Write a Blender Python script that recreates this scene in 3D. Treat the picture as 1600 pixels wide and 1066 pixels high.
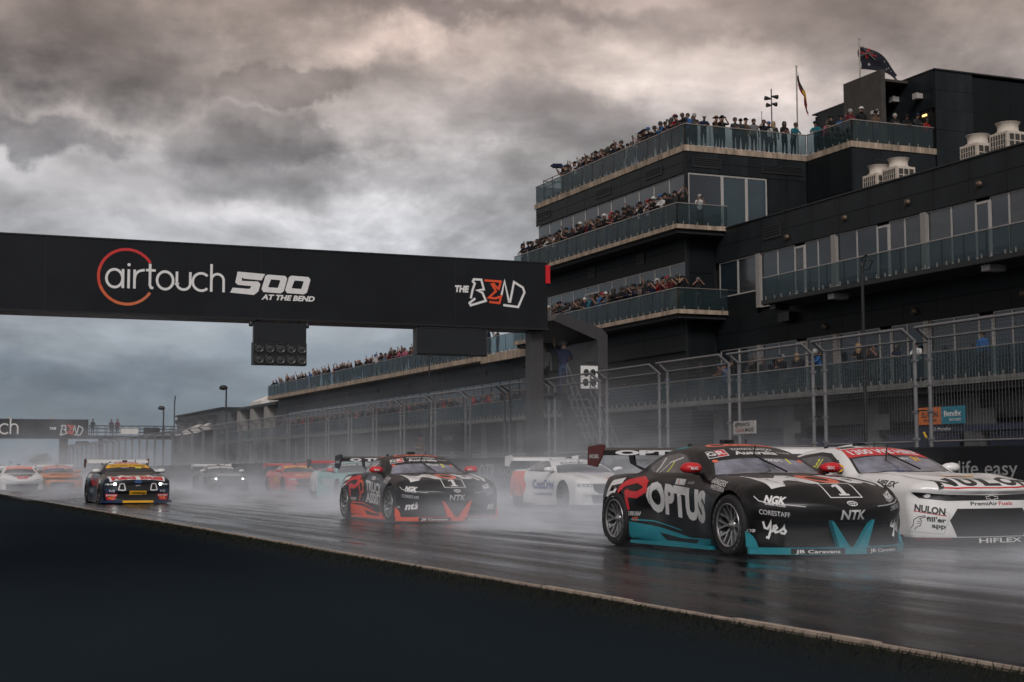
import bpy, bmesh, math, random
import numpy as np
from mathutils import Vector, Matrix
from mathutils.bvhtree import BVHTree

random.seed(11)
RNG = np.random.default_rng(5)
S = bpy.context.scene
for o in list(bpy.data.objects):
    bpy.data.objects.remove(o)
COL = S.collection

# ------------------------------------------------------------------ camera
H = 0.97
YAW, PITCH, ROLL, FPX = math.radians(22.88586), math.radians(4.9032), math.radians(-0.1852), 2354.913
cd = bpy.data.cameras.new('camera')
cam = bpy.data.objects.new('camera', cd)
COL.objects.link(cam)
fw = Vector((math.sin(YAW)*math.cos(PITCH), math.cos(YAW)*math.cos(PITCH), math.sin(PITCH)))
rt = Vector((math.cos(YAW), -math.sin(YAW), 0))
up = rt.cross(fw)
r2 = rt*math.cos(ROLL) + up*math.sin(ROLL)
u2 = -rt*math.sin(ROLL) + up*math.cos(ROLL)
cam.matrix_world = Matrix(((r2.x, u2.x, -fw.x, 0), (r2.y, u2.y, -fw.y, 0), (r2.z, u2.z, -fw.z, H), (0, 0, 0, 1)))
cd.sensor_width = 36.0
cd.lens = FPX/1600*36.0
cd.clip_start = 0.02
cd.clip_end = 6000
cd.dof.use_dof = True
cd.dof.focus_distance = 19.0
cd.dof.aperture_fstop = cd.lens/1000/0.0095
cd.dof.aperture_blades = 9
S.camera = cam

# ------------------------------------------------------------------ view / render
S.view_settings.view_transform = 'Standard'
S.view_settings.look = 'None'
S.view_settings.exposure = 0.12
S.view_settings.gamma = 1.0
S.view_settings.use_curve_mapping = False
S.render.engine = 'CYCLES'
cy = S.cycles
cy.max_bounces = 6
cy.diffuse_bounces = 2
cy.glossy_bounces = 3
cy.transmission_bounces = 4
cy.transparent_max_bounces = 24
cy.volume_bounces = 0
cy.volume_step_rate = 1.0
cy.volume_max_steps = 96
cy.use_adaptive_sampling = True
cy.adaptive_threshold = 0.02
cy.use_denoising = True
cy.sample_clamp_indirect = 4.0
cy.caustics_reflective = False
cy.caustics_refractive = False
S.render.film_transparent = False

# ------------------------------------------------------------------ sun
SUN_DIR = Vector((-0.42, -0.78, 0.62)).normalized()      # towards the veiled sun, behind the camera
ld = bpy.data.lights.new('sun', 'SUN')
ld.energy = 1.5
ld.angle = math.radians(22)
ld.color = (1.0, 0.97, 0.945)
sun = bpy.data.objects.new('sun', ld)
COL.objects.link(sun)
sun.rotation_euler = SUN_DIR.to_track_quat('Z', 'Y').to_euler()

# ------------------------------------------------------------------ world: NISHITA behind a storm-cloud deck
W = bpy.data.worlds.new('World')
S.world = W
W.use_nodes = True
nt = W.node_tree
nt.nodes.clear()
N = nt.nodes.new
def lk(a, b): nt.links.new(a, b)
def val(x):
    n = N('ShaderNodeValue'); n.outputs[0].default_value = x; return n.outputs[0]
def mth(op, a, b=None, c=None, clamp=False):
    n = N('ShaderNodeMath'); n.operation = op; n.use_clamp = clamp
    for i, x in enumerate((a, b, c)):
        if x is None: continue
        if isinstance(x, (int, float)): n.inputs[i].default_value = x
        else: lk(x, n.inputs[i])
    return n.outputs[0]
def mixc(fac, a, b, mode='MIX'):
    n = N('ShaderNodeMix'); n.data_type = 'RGBA'; n.blend_type = mode; n.clamp_factor = True
    for idx, x in ((0, fac), (6, a), (7, b)):
        if isinstance(x, (int, float)): n.inputs[idx].default_value = x
        elif isinstance(x, tuple): n.inputs[idx].default_value = (*x, 1)
        else: lk(x, n.inputs[idx])
    return n.outputs[2]
def ramp(fac, stops, interp='EASE'):
    n = N('ShaderNodeValToRGB'); n.color_ramp.interpolation = interp
    e = n.color_ramp.elements
    while len(e) < len(stops): e.new(0.5)
    for i, (p, c) in enumerate(stops):
        e[i].position = p
        e[i].color = (*c, 1) if isinstance(c, tuple) else (c, c, c, 1)
    lk(fac, n.inputs[0]); return n.outputs[0]
def noise(vec, scale, detail, rough=0.5, dist=0.0, lac=2.0):
    n = N('ShaderNodeTexNoise'); n.inputs['Scale'].default_value = scale; n.inputs['Detail'].default_value = detail
    n.inputs['Roughness'].default_value = rough; n.inputs['Distortion'].default_value = dist
    n.inputs['Lacunarity'].default_value = lac
    lk(vec, n.inputs['Vector']); return n.outputs[0]
tc = N('ShaderNodeTexCoord')
sep = N('ShaderNodeSeparateXYZ'); lk(tc.outputs['Generated'], sep.inputs[0])
dx, dy, dz = sep.outputs
az = mth('ARCTAN2', dx, dy)                       # radians to the right of the track
el = mth('ARCSINE', dz)
zz = mth('ADD', mth('MAXIMUM', dz, 0.0), 0.30)
px_ = mth('DIVIDE', dx, zz)
py_ = mth('DIVIDE', dy, zz)
cmb = N('ShaderNodeCombineXYZ'); lk(px_, cmb.inputs[0]); lk(py_, cmb.inputs[1])
cmb.inputs[2].default_value = 3.1
pv = cmb.outputs[0]
n_big = noise(pv, 0.95, 6, 0.56, 0.35)
n_mid = noise(pv, 2.9, 7, 0.58, 0.45)
n_fin = noise(pv, 9.5, 5, 0.6, 0.3)
# angular coordinates for the cloud masses, edges warped by noise
ang = N('ShaderNodeCombineXYZ'); lk(az, ang.inputs[0]); lk(el, ang.inputs[1])
w1 = N('ShaderNodeTexNoise'); w1.inputs['Scale'].default_value = 16; w1.inputs['Detail'].default_value = 5
w1.inputs['Roughness'].default_value = 0.6
lk(ang.outputs[0], w1.inputs['Vector'])
wsep = N('ShaderNodeSeparateColor'); lk(w1.outputs['Color'], wsep.inputs[0])
waz = mth('ADD', az, mth('MULTIPLY', mth('SUBTRACT', wsep.outputs[0], 0.5), 0.15))
wel = mth('ADD', el, mth('MULTIPLY', mth('SUBTRACT', wsep.outputs[1], 0.5), 0.075))
def cloud_mass(a0, e0, ra, re, lo=0.55, hi=1.35, tilt=0.0):
    a = mth('SUBTRACT', waz, math.radians(a0)); e = mth('SUBTRACT', wel, math.radians(e0))
    e = mth('ADD', e, mth('MULTIPLY', a, tilt))
    a = mth('DIVIDE', a, math.radians(ra)); e = mth('DIVIDE', e, math.radians(re))
    d = mth('SQRT', mth('ADD', mth('MULTIPLY', a, a), mth('MULTIPLY', e, e)))
    mr = N('ShaderNodeMapRange'); mr.interpolation_type = 'SMOOTHSTEP'
    mr.inputs[1].default_value = lo; mr.inputs[2].default_value = hi
    mr.inputs[3].default_value = 1; mr.inputs[4].default_value = 0
    lk(d, mr.inputs[0]); return mr.outputs[0]
MASSES = [
    (12.99, 13.31, 5.59, 1.7, (1.22, 1.2, 1.18), 0.4, 1.25, 0),
    (14.79, 15.01, 4.37, 1.09, (1.18, 1.16, 1.14), 0.4, 1.25, -0.15),
    (5.19, 12.91, 3.65, 0.97, (1.18, 1.16, 1.14), 0.4, 1.25, 0.12),
    (24.9, 14.13, 5.59, 1.34, (1.2, 1.18, 1.16), 0.5, 1.2, 0.1),
    (5.36, 15.37, 6.56, 2.55, (0.26, 0.265, 0.28), 0.3, 1.5, 0),
    (5.2, 12.35, 2.87, 0.92, (0.42, 0.43, 0.45), 0.5, 1.15, 0.12),
    (13.14, 11.43, 4.98, 1.41, (0.6, 0.6, 0.6), 0.4, 1.2, 0),
    (13.01, 12.33, 4.62, 1.17, (0.54, 0.545, 0.56), 0.58, 1.14, 0.0),
    (14.43, 14.3, 3.65, 0.87, (0.55, 0.55, 0.56), 0.65, 1.1, -0.15),
    (7.67, 14.4, 6.32, 1.46, (0.72, 0.72, 0.72), 0.3, 1.3, 0),
    (24.64, 13.18, 5.1, 1.34, (0.62, 0.63, 0.66), 0.2, 1.4, 0.1),
    (21.93, 17.43, 8.02, 0.53, (0.62, 0.62, 0.65), 0.3, 1.4, 0),
    (9.6, 10.32, 8.02, 1.09, (0.78, 0.77, 0.77), 0.3, 1.3, 0),
    (33.5, 16.65, 4.86, 1.46, (0.75, 0.74, 0.75), 0.2, 1.4, 0),
    (17.97, 16.17, 4.62, 0.97, (1.7, 1.62, 1.58), 0.1, 1.4, 0),
    (17.02, 9.44, 6.32, 1.09, (1.5, 1.5, 1.5), 0.1, 1.4, 0),
    (20.44, 11.47, 2.92, 0.92, (1.4, 1.4, 1.4), 0.1, 1.4, 0),
    (28.36, 15.24, 5.35, 1.21, (1.45, 1.45, 1.42), 0.1, 1.4, 0),
    (21.92, 9.83, 4.37, 0.97, (1.25, 1.25, 1.25), 0.1, 1.4, 0),
    (35.81, 13.52, 5.59, 1.21, (1.5, 1.45, 1.42), 0.1, 1.5, 0),
    (7.43, 3.44, 6.32, 0.63, (0.78, 0.82, 0.87), 0.2, 1.4, 0),
    (17.05, 4.24, 5.35, 0.61, (0.85, 0.9, 0.95), 0.2, 1.4, 0),
    (19.23, 5.22, 3.16, 0.49, (1.25, 1.25, 1.27), 0.1, 1.4, 0),
    (11.49, 9.68, 2.92, 0.49, (1.25, 1.22, 1.2), 0.1, 1.4, 0),
]
sk = N('ShaderNodeTexSky'); sk.sky_type = 'NISHITA'; sk.sun_disc = False
sk.sun_elevation = math.asin(SUN_DIR.z); sk.sun_rotation = math.atan2(SUN_DIR.x, SUN_DIR.y)
SKY_STRENGTH = 0.1
# cloud colour by elevation: slate near the horizon, pale through the middle, warm grey overhead
elf = mth('DIVIDE', el, math.radians(30), clamp=True)
base = ramp(elf, [(0.0, (0.16, 0.20, 0.235)), (0.09, (0.205, 0.25, 0.29)), (0.22, (0.40, 0.43, 0.47)),
                  (0.38, (0.60, 0.585, 0.60)), (0.50, (0.52, 0.435, 0.395)), (0.66, (0.37, 0.285, 0.245)), (1.0, (0.33, 0.29, 0.275))], 'B_SPLINE')
tone = mth('ADD', mth('MULTIPLY', n_big, 0.64), mth('ADD', mth('MULTIPLY', n_mid, 0.30), mth('MULTIPLY', n_fin, 0.06)))
tonec = ramp(tone, [(0.34, 0.30), (0.46, 0.74), (0.56, 1.16), (0.70, 1.6)], 'B_SPLINE')
# billows: the side of each puff that faces the zenith is lit, its base is dark
pv2 = N('ShaderNodeVectorMath'); pv2.operation = 'MULTIPLY'; pv2.inputs[1].default_value = (0.968, 0.968, 1.0); lk(pv, pv2.inputs[0])
def puffs(vec): return mth('ADD', mth('MULTIPLY', noise(vec, 4.0, 4, 0.5, 0.5), 0.65), mth('MULTIPLY', noise(vec, 11.0, 3, 0.5, 0.4), 0.35))
relk = ramp(elf, [(0.10, 0.06), (0.30, 0.42), (0.55, 0.62), (1.0, 0.62)], 'LINEAR')
relief = mth('MULTIPLY_ADD', mth('MULTIPLY', mth('SUBTRACT', puffs(pv2.outputs[0]), puffs(pv)), relk), -2.3, 1.0)
relief = mth('MINIMUM', mth('MAXIMUM', relief, 0.70), 1.35)
calm = ramp(elf, [(0.02, 0.30), (0.28, 1.0)], 'LINEAR')          # haze softens the cloud near the horizon
tonec = mixc(calm, (1.0, 1.0, 1.0), tonec)
cl = mixc(1.0, base, tonec, 'MULTIPLY')
detail = ramp(mth('ADD', mth('MULTIPLY', n_mid, 0.6), mth('MULTIPLY', n_fin, 0.4)), [(0.36, 0.82), (0.66, 1.15)], 'LINEAR')
ragged = ramp(n_mid, [(0.34, 0.45), (0.58, 1.0)], 'LINEAR')
for a0, e0, ra, re_, k, lo, hi, tl in MASSES:
    cl = mixc(mth('MULTIPLY', cloud_mass(a0, e0, ra, re_, lo, hi, tl), ragged), cl, mixc(1.0, cl, k, 'MULTIPLY'))
cl = mixc(1.0, cl, mixc(calm, (1.0, 1.0, 1.0), detail), 'MULTIPLY')
rl = N('ShaderNodeCombineColor'); [lk(relief, rl.inputs[i]) for i in range(3)]
cl = mixc(1.0, cl, rl.outputs[0], 'MULTIPLY')
clo = N('ShaderNodeVectorMath'); clo.operation = 'SCALE'; clo.inputs['Scale'].default_value = 1.0/SKY_STRENGTH
lk(cl, clo.inputs[0])
gap = ramp(n_big, [(0.66, 0.0), (0.80, 0.25)], 'EASE')
skymix = mixc(gap, clo.outputs[0], sk.outputs[0])
bg = N('ShaderNodeBackground'); bg.inputs[1].default_value = SKY_STRENGTH
lk(skymix, bg.inputs[0])
wo = N('ShaderNodeOutputWorld'); lk(bg.outputs[0], wo.inputs[0])

# ------------------------------------------------------------------ materials
MATS = {}
def mat(name, col, rough=0.6, metal=0.0, var=0.12, scale=6.0, bump=0.0, coat=0.0, spec=0.5, stretch=None, emit=None, rvar=0.1):
    """principled surface whose colour and gloss wander with object-space noise"""
    if name in MATS: return MATS[name]
    m = bpy.data.materials.new(name); m.use_nodes = True
    t = m.node_tree; b = t.nodes['Principled BSDF']
    b.inputs['Metallic'].default_value = metal
    b.inputs['Specular IOR Level'].default_value = spec
    b.inputs['Coat Weight'].default_value = coat
    b.inputs['Coat Roughness'].default_value = 0.06
    co = t.nodes.new('ShaderNodeTexCoord'); mp = t.nodes.new('ShaderNodeMapping')
    if stretch: mp.inputs['Scale'].default_value = stretch
    t.links.new(co.outputs['Object'], mp.inputs[0])
    n = t.nodes.new('ShaderNodeTexNoise'); n.inputs['Scale'].default_value = scale; n.inputs['Detail'].default_value = 4
    n.inputs['Roughness'].default_value = 0.6
    t.links.new(mp.outputs[0], n.inputs['Vector'])
    r = t.nodes.new('ShaderNodeValToRGB')
    r.color_ramp.elements[0].position = 0.3; r.color_ramp.elements[1].position = 0.7
    r.color_ramp.elements[0].color = (*[max(0, c*(1-var)) for c in col], 1)
    r.color_ramp.elements[1].color = (*[min(1, c*(1+var)) for c in col], 1)
    t.links.new(n.outputs[0], r.inputs[0]); t.links.new(r.outputs[0], b.inputs['Base Color'])
    mr = t.nodes.new('ShaderNodeMapRange')
    mr.inputs[3].default_value = max(0.02, rough-rvar); mr.inputs[4].default_value = min(1, rough+rvar)
    t.links.new(n.outputs[0], mr.inputs[0]); t.links.new(mr.outputs[0], b.inputs['Roughness'])
    if bump:
        bp = t.nodes.new('ShaderNodeBump'); bp.inputs['Strength'].default_value = bump; bp.inputs['Distance'].default_value = 0.02
        t.links.new(n.outputs[0], bp.inputs['Height']); t.links.new(bp.outputs[0], b.inputs['Normal'])
    if emit:
        b.inputs['Emission Color'].default_value = (*emit[:3], 1); b.inputs['Emission Strength'].default_value = emit[3]
    MATS[name] = m
    return m
def glass_mat(name, tint, alpha, rough=0.04, body=(0.02, 0.03, 0.03)):
    """tinted pane: partly clear, partly the colour of the glass body, with a Fresnel reflection"""
    if name in MATS: return MATS[name]
    m = bpy.data.materials.new(name); m.use_nodes = True
    t = m.node_tree; b = t.nodes['Principled BSDF']; out = t.nodes['Material Output']
    b.inputs['Base Color'].default_value = (*body, 1); b.inputs['Roughness'].default_value = rough
    tr = t.nodes.new('ShaderNodeBsdfTransparent'); tr.inputs[0].default_value = (*tint, 1)
    mx = t.nodes.new('ShaderNodeMixShader')
    co = t.nodes.new('ShaderNodeTexCoord'); n = t.nodes.new('ShaderNodeTexNoise'); n.inputs['Scale'].default_value = 0.7
    t.links.new(co.outputs['Object'], n.inputs['Vector'])
    mr = t.nodes.new('ShaderNodeMapRange'); mr.inputs[3].default_value = max(0, alpha-0.1); mr.inputs[4].default_value = min(1, alpha+0.1)
    t.links.new(n.outputs[0], mr.inputs[0]); t.links.new(mr.outputs[0], mx.inputs[0])
    t.links.new(b.outputs[0], mx.inputs[1]); t.links.new(tr.outputs[0], mx.inputs[2]); t.links.new(mx.outputs[0], out.inputs[0])
    MATS[name] = m
    return m

# ------------------------------------------------------------------ object helpers
def tag(o, label=None, cat=None, group=None, kind=None):
    if label: o['label'] = label
    if cat: o['category'] = cat
    if group: o['group'] = group
    if kind: o['kind'] = kind
    return o
def thing(name, label, cat, loc=(0, 0, 0), rz=0.0, group=None):
    o = bpy.data.objects.new(name, None); COL.objects.link(o)
    o.location = loc; o.rotation_euler = (0, 0, rz); o.empty_display_size = 0.3
    return tag(o, label, cat, group)
def adopt(o, parent):
    """child keeps world coordinates (parents here are translated only)"""
    o.parent = parent
    p = parent; t = Vector((0, 0, 0))
    while p is not None:
        t += p.location; p = p.parent
    if parent.parent is None or parent.type == 'EMPTY':
        o.matrix_parent_inverse = Matrix.Translation(-t)
    return o
class MB:
    def __init__(s): s.v = []; s.f = []; s.m = []; s.sm = []
    def add(s, vs, fs, mi=0, smooth=False):
        b = len(s.v); s.v += [tuple(v) for v in vs]
        for f in fs: s.f.append([b+i for i in f]); s.m.append(mi); s.sm.append(smooth)
        return s
    def box(s, x0, x1, y0, y1, z0, z1, mi=0):
        v = [(x0, y0, z0), (x1, y0, z0), (x1, y1, z0), (x0, y1, z0), (x0, y0, z1), (x1, y0, z1), (x1, y1, z1), (x0, y1, z1)]
        return s.add(v, [(3, 2, 1, 0), (4, 5, 6, 7), (0, 1, 5, 4), (1, 2, 6, 5), (2, 3, 7, 6), (3, 0, 4, 7)], mi)
    def bar(s, a, b, r, n=6, mi=0, cap=True, r1=None):
        a = Vector(a); b = Vector(b); d = (b-a)
        if d.length < 1e-9: return s
        d.normalize(); u = d.orthogonal().normalized(); w = d.cross(u); r1 = r if r1 is None else r1
        vs = []
        for p, rr in ((a, r), (b, r1)):
            for k in range(n):
                t = 2*math.pi*k/n + (math.pi/4 if n == 4 else 0)
                vs.append(p + u*(rr*math.cos(t)) + w*(rr*math.sin(t)))
        fs = [(k, (k+1) % n, n+(k+1) % n, n+k) for k in range(n)]
        s.add(vs, fs, mi, n > 4)
        if cap: s.add(vs, [tuple(range(n-1, -1, -1)), tuple(range(n, 2*n))], mi)
        return s
    def path(s, pts, r, n=6, mi=0):
        for a, b in zip(pts[:-1], pts[1:]): s.bar(a, b, r, n, mi)
        return s
    def lathe(s, prof, c=(0, 0, 0), n=24, axis='z', mi=0, smooth=True):
        vs = []; m = len(prof)
        for k in range(n):
            t = 2*math.pi*k/n
            for r, h in prof:
                if axis == 'z': p = (c[0]+r*math.cos(t), c[1]+r*math.sin(t), c[2]+h)
                elif axis == 'x': p = (c[0]+h, c[1]+r*math.cos(t), c[2]+r*math.sin(t))
                else: p = (c[0]+r*math.cos(t), c[1]+h, c[2]+r*math.sin(t))
                vs.append(p)
        fs = [(k*m+i, ((k+1) % n)*m+i, ((k+1) % n)*m+i+1, k*m+i+1) for k in range(n) for i in range(m-1)]
        return s.add(vs, fs, mi, smooth)
    def prism(s, poly, axis, a, b, mi=0):
        """poly: 2-D outline in the plane across `axis`, extruded from a to b"""
        n = len(poly)
        def P(q, h):
            return {'x': (h, q[0], q[1]), 'y': (q[0], h, q[1]), 'z': (q[0], q[1], h)}[axis]
        vs = [P(q, a) for q in poly] + [P(q, b) for q in poly]
        fs = [tuple(range(n)), tuple(range(2*n-1, n-1, -1))] + [(i, i+n, (i+1) % n+n, (i+1) % n) for i in range(n)]
        return s.add(vs, fs, mi)
    def mesh(s, name, mats):
        me = bpy.data.meshes.new(name)
        me.from_pydata(s.v, [], s.f)
        for m in (mats if isinstance(mats, (list, tuple)) else [mats]): me.materials.append(m)
        me.polygons.foreach_set('material_index', s.m)
        me.polygons.foreach_set('use_smooth', s.sm)
        bm = bmesh.new(); bm.from_mesh(me)
        bmesh.ops.recalc_face_normals(bm, faces=bm.faces)
        bm.to_mesh(me); bm.free()
        me.update()
        return me
    def build(s, name, mats, parent=None, world=True, **kw):
        o = bpy.data.objects.new(name, s.mesh(name, mats)); COL.objects.link(o)
        if parent is not None:
            if world: adopt(o, parent)
            else: o.parent = parent
        tag(o, kw.get('label'), kw.get('cat'), kw.get('group'), kw.get('kind'))
        return o
def linked(me, name, loc, parent=None, world=True, rz=0.0):
    o = bpy.data.objects.new(name, me); COL.objects.link(o)
    o.location = loc; o.rotation_euler = (0, 0, rz)
    if parent is not None:
        if world: adopt(o, parent)
        else: o.parent = parent
    return o
def copy_tree(o, parent=None):
    c = o.copy(); COL.objects.link(c)
    if parent is not None: c.parent = parent
    for ch in list(o.children): copy_tree(ch, c)
    return c

# ------------------------------------------------------------------ lettering and flat print
TXT = {}
def text2d(body, bold=0.0, shear=0.0, space=1.0):
    """outline of a word as 2-D triangles, normalised to cap height 1, left edge at 0; returns verts, faces, width"""
    key = (body, bold, shear, space)
    if key in TXT: return TXT[key]
    cu = bpy.data.curves.new('t', 'FONT'); cu.body = body; cu.size = 1.0; cu.offset = bold; cu.shear = shear
    cu.space_character = space; cu.resolution_u = 3; cu.fill_mode = 'FRONT'
    ob = bpy.data.objects.new('t', cu); COL.objects.link(ob)
    dg = bpy.context.evaluated_depsgraph_get(); dg.update()
    me = bpy.data.meshes.new_from_object(ob.evaluated_get(dg))
    vs = [(v.co.x, v.co.y) for v in me.vertices]; fs = [tuple(p.vertices) for p in me.polygons]
    bpy.data.objects.remove(ob); bpy.data.curves.remove(cu); bpy.data.meshes.remove(me)
    x0 = min(v[0] for v in vs); x1 = max(v[0] for v in vs)
    k = 1/0.70
    vs = [((x-x0)*k, y*k) for x, y in vs]
    TXT[key] = (vs, fs, (x1-x0)*k)
    return TXT[key]
def ribbon(pts, w, closed=False, w1=None):
    """a stroke of width w along a 2-D polyline -> verts, faces"""
    P = [Vector((p[0], p[1])) for p in pts]; n = len(P); vs = []; fs = []
    for i in range(n):
        a = P[i-1] if (i > 0 or closed) else None
        b = P[(i+1) % n] if (i < n-1 or closed) else None
        d0 = (P[i]-a).normalized() if a is not None else None
        d1 = (b-P[i]).normalized() if b is not None else None
        d0 = d0 or d1; d1 = d1 or d0
        t = (d0+d1); t = t.normalized() if t.length > 1e-6 else d0
        nn = Vector((-t.y, t.x)); c = max(0.45, nn.dot(Vector((-d0.y, d0.x))))
        ww = w if w1 is None else w+(w1-w)*i/(n-1)
        vs += [tuple(P[i]+nn*(ww/2/c)), tuple(P[i]-nn*(ww/2/c))]
    m = n if closed else n-1
    for i in range(m):
        j = (i+1) % n; fs.append((2*i, 2*i+1, 2*j+1, 2*j))
    return vs, fs
def arc(cx, cy, rx, ry, a0, a1, n=16):
    return [(cx+rx*math.cos(math.radians(a0+(a1-a0)*i/n)), cy+ry*math.sin(math.radians(a0+(a1-a0)*i/n))) for i in range(n+1)]
def flat(shape, O, U, V, k=1.0, ky=None):
    """place a 2-D shape (verts, faces) on a plane: origin O, axes U, V"""
    vs, fs = shape[0], shape[1]; O = Vector(O); U = Vector(U); V = Vector(V); ky = k if ky is None else ky
    return [O + U*(x*k) + V*(y*ky) for x, y in vs], fs
def sign_text(parent, word, O, U, V, height, m, bold=0.02, shear=0.0, width=None, align='l', space=1.0, name='lettering'):
    t = text2d(word, bold, shear, space); kx = height if width is None else width/t[2]
    O = Vector(O)
    if align == 'c': O = O - Vector(U)*(t[2]*kx/2)
    vs, fs = flat(t, O, U, V, kx, height)
    return MB().add(vs, fs).build(name, m, parent)

# ================================================================== SETTING: ground, track, kerb, verge
def node_mat(name):
    m = bpy.data.materials.new(name); m.use_nodes = True
    return m, m.node_tree, m.node_tree.nodes['Principled BSDF']

def asphalt_mat():
    m, t, b = node_mat('wet_asphalt')
    n = t.nodes.new; l = t.links.new
    co = n('ShaderNodeTexCoord')
    mp = n('ShaderNodeMapping'); mp.inputs['Scale'].default_value = (1.0, 0.035, 1.0); l(co.outputs['Object'], mp.inputs[0])
    st = n('ShaderNodeTexNoise'); st.inputs['Scale'].default_value = 2.6; st.inputs['Detail'].default_value = 5; st.inputs['Roughness'].default_value = 0.65
    l(mp.outputs[0], st.inputs['Vector'])                                  # tyre lines running along the track
    mp2 = n('ShaderNodeMapping'); mp2.inputs['Scale'].default_value = (0.5, 0.16, 1.0); l(co.outputs['Object'], mp2.inputs[0])
    pu = n('ShaderNodeTexNoise'); pu.inputs['Scale'].default_value = 1.1; pu.inputs['Detail'].default_value = 5; pu.inputs['Roughness'].default_value = 0.6
    l(mp2.outputs[0], pu.inputs['Vector'])                                 # standing water
    gr = n('ShaderNodeTexNoise'); gr.inputs['Scale'].default_value = 90; gr.inputs['Detail'].default_value = 3
    l(co.outputs['Object'], gr.inputs['Vector'])
    sp = n('ShaderNodeSeparateXYZ'); l(co.outputs['Object'], sp.inputs[0])
    # two pairs of worn dry-ish lines on the left of the track
    wob = n('ShaderNodeMath'); wob.operation = 'MULTIPLY_ADD'; l(st.outputs[0], wob.inputs[0]); wob.inputs[1].default_value = 0.5; l(sp.outputs[0], wob.inputs[2])
    line = n('ShaderNodeTexWave'); line.wave_type = 'BANDS'; line.bands_direction = 'X'
    line.inputs['Scale'].default_value = 0.42; line.inputs['Distortion'].default_value = 3.2; line.inputs['Detail'].default_value = 3; line.inputs['Detail Scale'].default_value = 1.2
    l(mp.outputs[0], line.inputs['Vector'])
    a = n('ShaderNodeMath'); a.operation = 'MULTIPLY_ADD'; l(line.outputs[0], a.inputs[0]); a.inputs[1].default_value = 0.14; l(st.outputs[0], a.inputs[2])
    col = n('ShaderNodeValToRGB'); e = col.color_ramp.elements
    e[0].position = 0.40; e[0].color = (0.006, 0.007, 0.009, 1); e[1].position = 0.85; e[1].color = (0.020, 0.021, 0.024, 1)
    l(a.outputs[0], col.inputs[0])
    mxg = n('ShaderNodeMix'); mxg.data_type = 'RGBA'; mxg.blend_type = 'OVERLAY'; mxg.inputs[0].default_value = 0.5
    l(col.outputs[0], mxg.inputs[6]); l(gr.outputs['Color'], mxg.inputs[7]); l(mxg.outputs[2], b.inputs['Base Color'])
    # gloss: puddled lines mirror, worn lines scatter
    s = n('ShaderNodeMath'); s.operation = 'MULTIPLY_ADD'; l(pu.outputs[0], s.inputs[0]); s.inputs[1].default_value = 0.6; l(a.outputs[0], s.inputs[2])
    ro = n('ShaderNodeMapRange'); ro.inputs[1].default_value = 0.66; ro.inputs[2].default_value = 1.02; ro.inputs[3].default_value = 0.09; ro.inputs[4].default_value = 0.32
    l(s.outputs[0], ro.inputs[0]); l(ro.outputs[0], b.inputs['Roughness'])
    b.inputs['Specular IOR Level'].default_value = 0.16
    bs = n('ShaderNodeMapRange'); bs.inputs[1].default_value = 0.66; bs.inputs[2].default_value = 1.02; bs.inputs[3].default_value = 0.03; bs.inputs[4].default_value = 0.22
    l(s.outputs[0], bs.inputs[0])
    bp = n('ShaderNodeBump'); bp.inputs['Distance'].default_value = 0.012; l(bs.outputs[0], bp.inputs['Strength']); l(gr.outputs[0], bp.inputs['Height'])
    l(bp.outputs[0], b.inputs['Normal'])
    return m
M_ASPH = asphalt_mat()
M_GRASS = mat('verge_turf', (0.007, 0.008, 0.005), 0.95, var=0.45, scale=3.0, bump=0.5, spec=0.1)
M_BLADE = mat('grass_blade', (0.015, 0.016, 0.007), 0.8, var=0.4, scale=9.0, spec=0.15)
M_PLAIN = mat('dry_plain', (0.075, 0.072, 0.052), 0.95, var=0.3, scale=0.05, spec=0.1)
M_KERB = mat('concrete_edge', (0.42, 0.345, 0.28), 0.85, var=0.4, scale=5.0, bump=0.3)
M_RUBBER = mat('barrier_belting', (0.0150, 0.0215, 0.0285), 0.9, var=0.6, scale=3.0, spec=0.0, rvar=.05, stretch=(1, .5, 1))
M_PIT = mat('pit_lane_concrete', (0.06, 0.06, 0.062), 0.35, var=0.25, scale=1.2)

g = MB().add([(-2500, -60, -0.03), (2600, -60, -0.03), (2600, 5000, -0.03), (-2500, 5000, -0.03)], [(0, 1, 2, 3)]).build('ground', M_PLAIN, kind='structure')
g = MB().add([(-30, -20, -0.012), (5.12, -20, -0.012), (5.12, 900, -0.012), (-30, 900, -0.012)], [(0, 1, 2, 3)]).build('grass_verge', M_GRASS, kind='structure')
tr = MB()
ys = [-30+i*10 for i in range(94)]
for i in range(len(ys)-1):
    for x0, x1 in ((5.10, 13.0), (13.0, 21.4)):
        tr.add([(x0, ys[i], 0), (x1, ys[i], 0), (x1, ys[i+1], 0), (x0, ys[i+1], 0)], [(0, 1, 2, 3)])
tr.build('race_track', M_ASPH, kind='structure')
MB().add([(21.5, -30, -0.004), (60, -30, -0.004), (60, 420, -0.004), (21.5, 420, -0.004)], [(0, 1, 2, 3)]).build('pit_lane', M_PIT, kind='structure')

kerb = thing('kerb', None, None, (5.14, 4, 0)); kerb['kind'] = 'structure'
ks = []
for v in range(4):
    r = random.Random(v)
    bm = MB(); p = [(0.05, -0.02), (0.125, -0.02), (0.122, 0.012+r.uniform(-.003, .003)), (0.055, 0.015+r.uniform(-.003, .003))]
    bm.prism(p, 'y', 0.006, 1.494)
    ks.append(bm.mesh('kerb_stone', M_KERB))
for i in range(70):
    linked(ks[i % 4], 'kerb_stone', (5.06+random.uniform(-.006, .006), -2+i*1.5, random.uniform(-.004, .004)), kerb)
MB().prism([(5.06, -0.02), (5.22, -0.02), (5.215, 0.03), (5.072, 0.034)], 'y', 103.02, 800).build('far_edging', M_KERB, kerb, kind='stuff')

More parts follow.
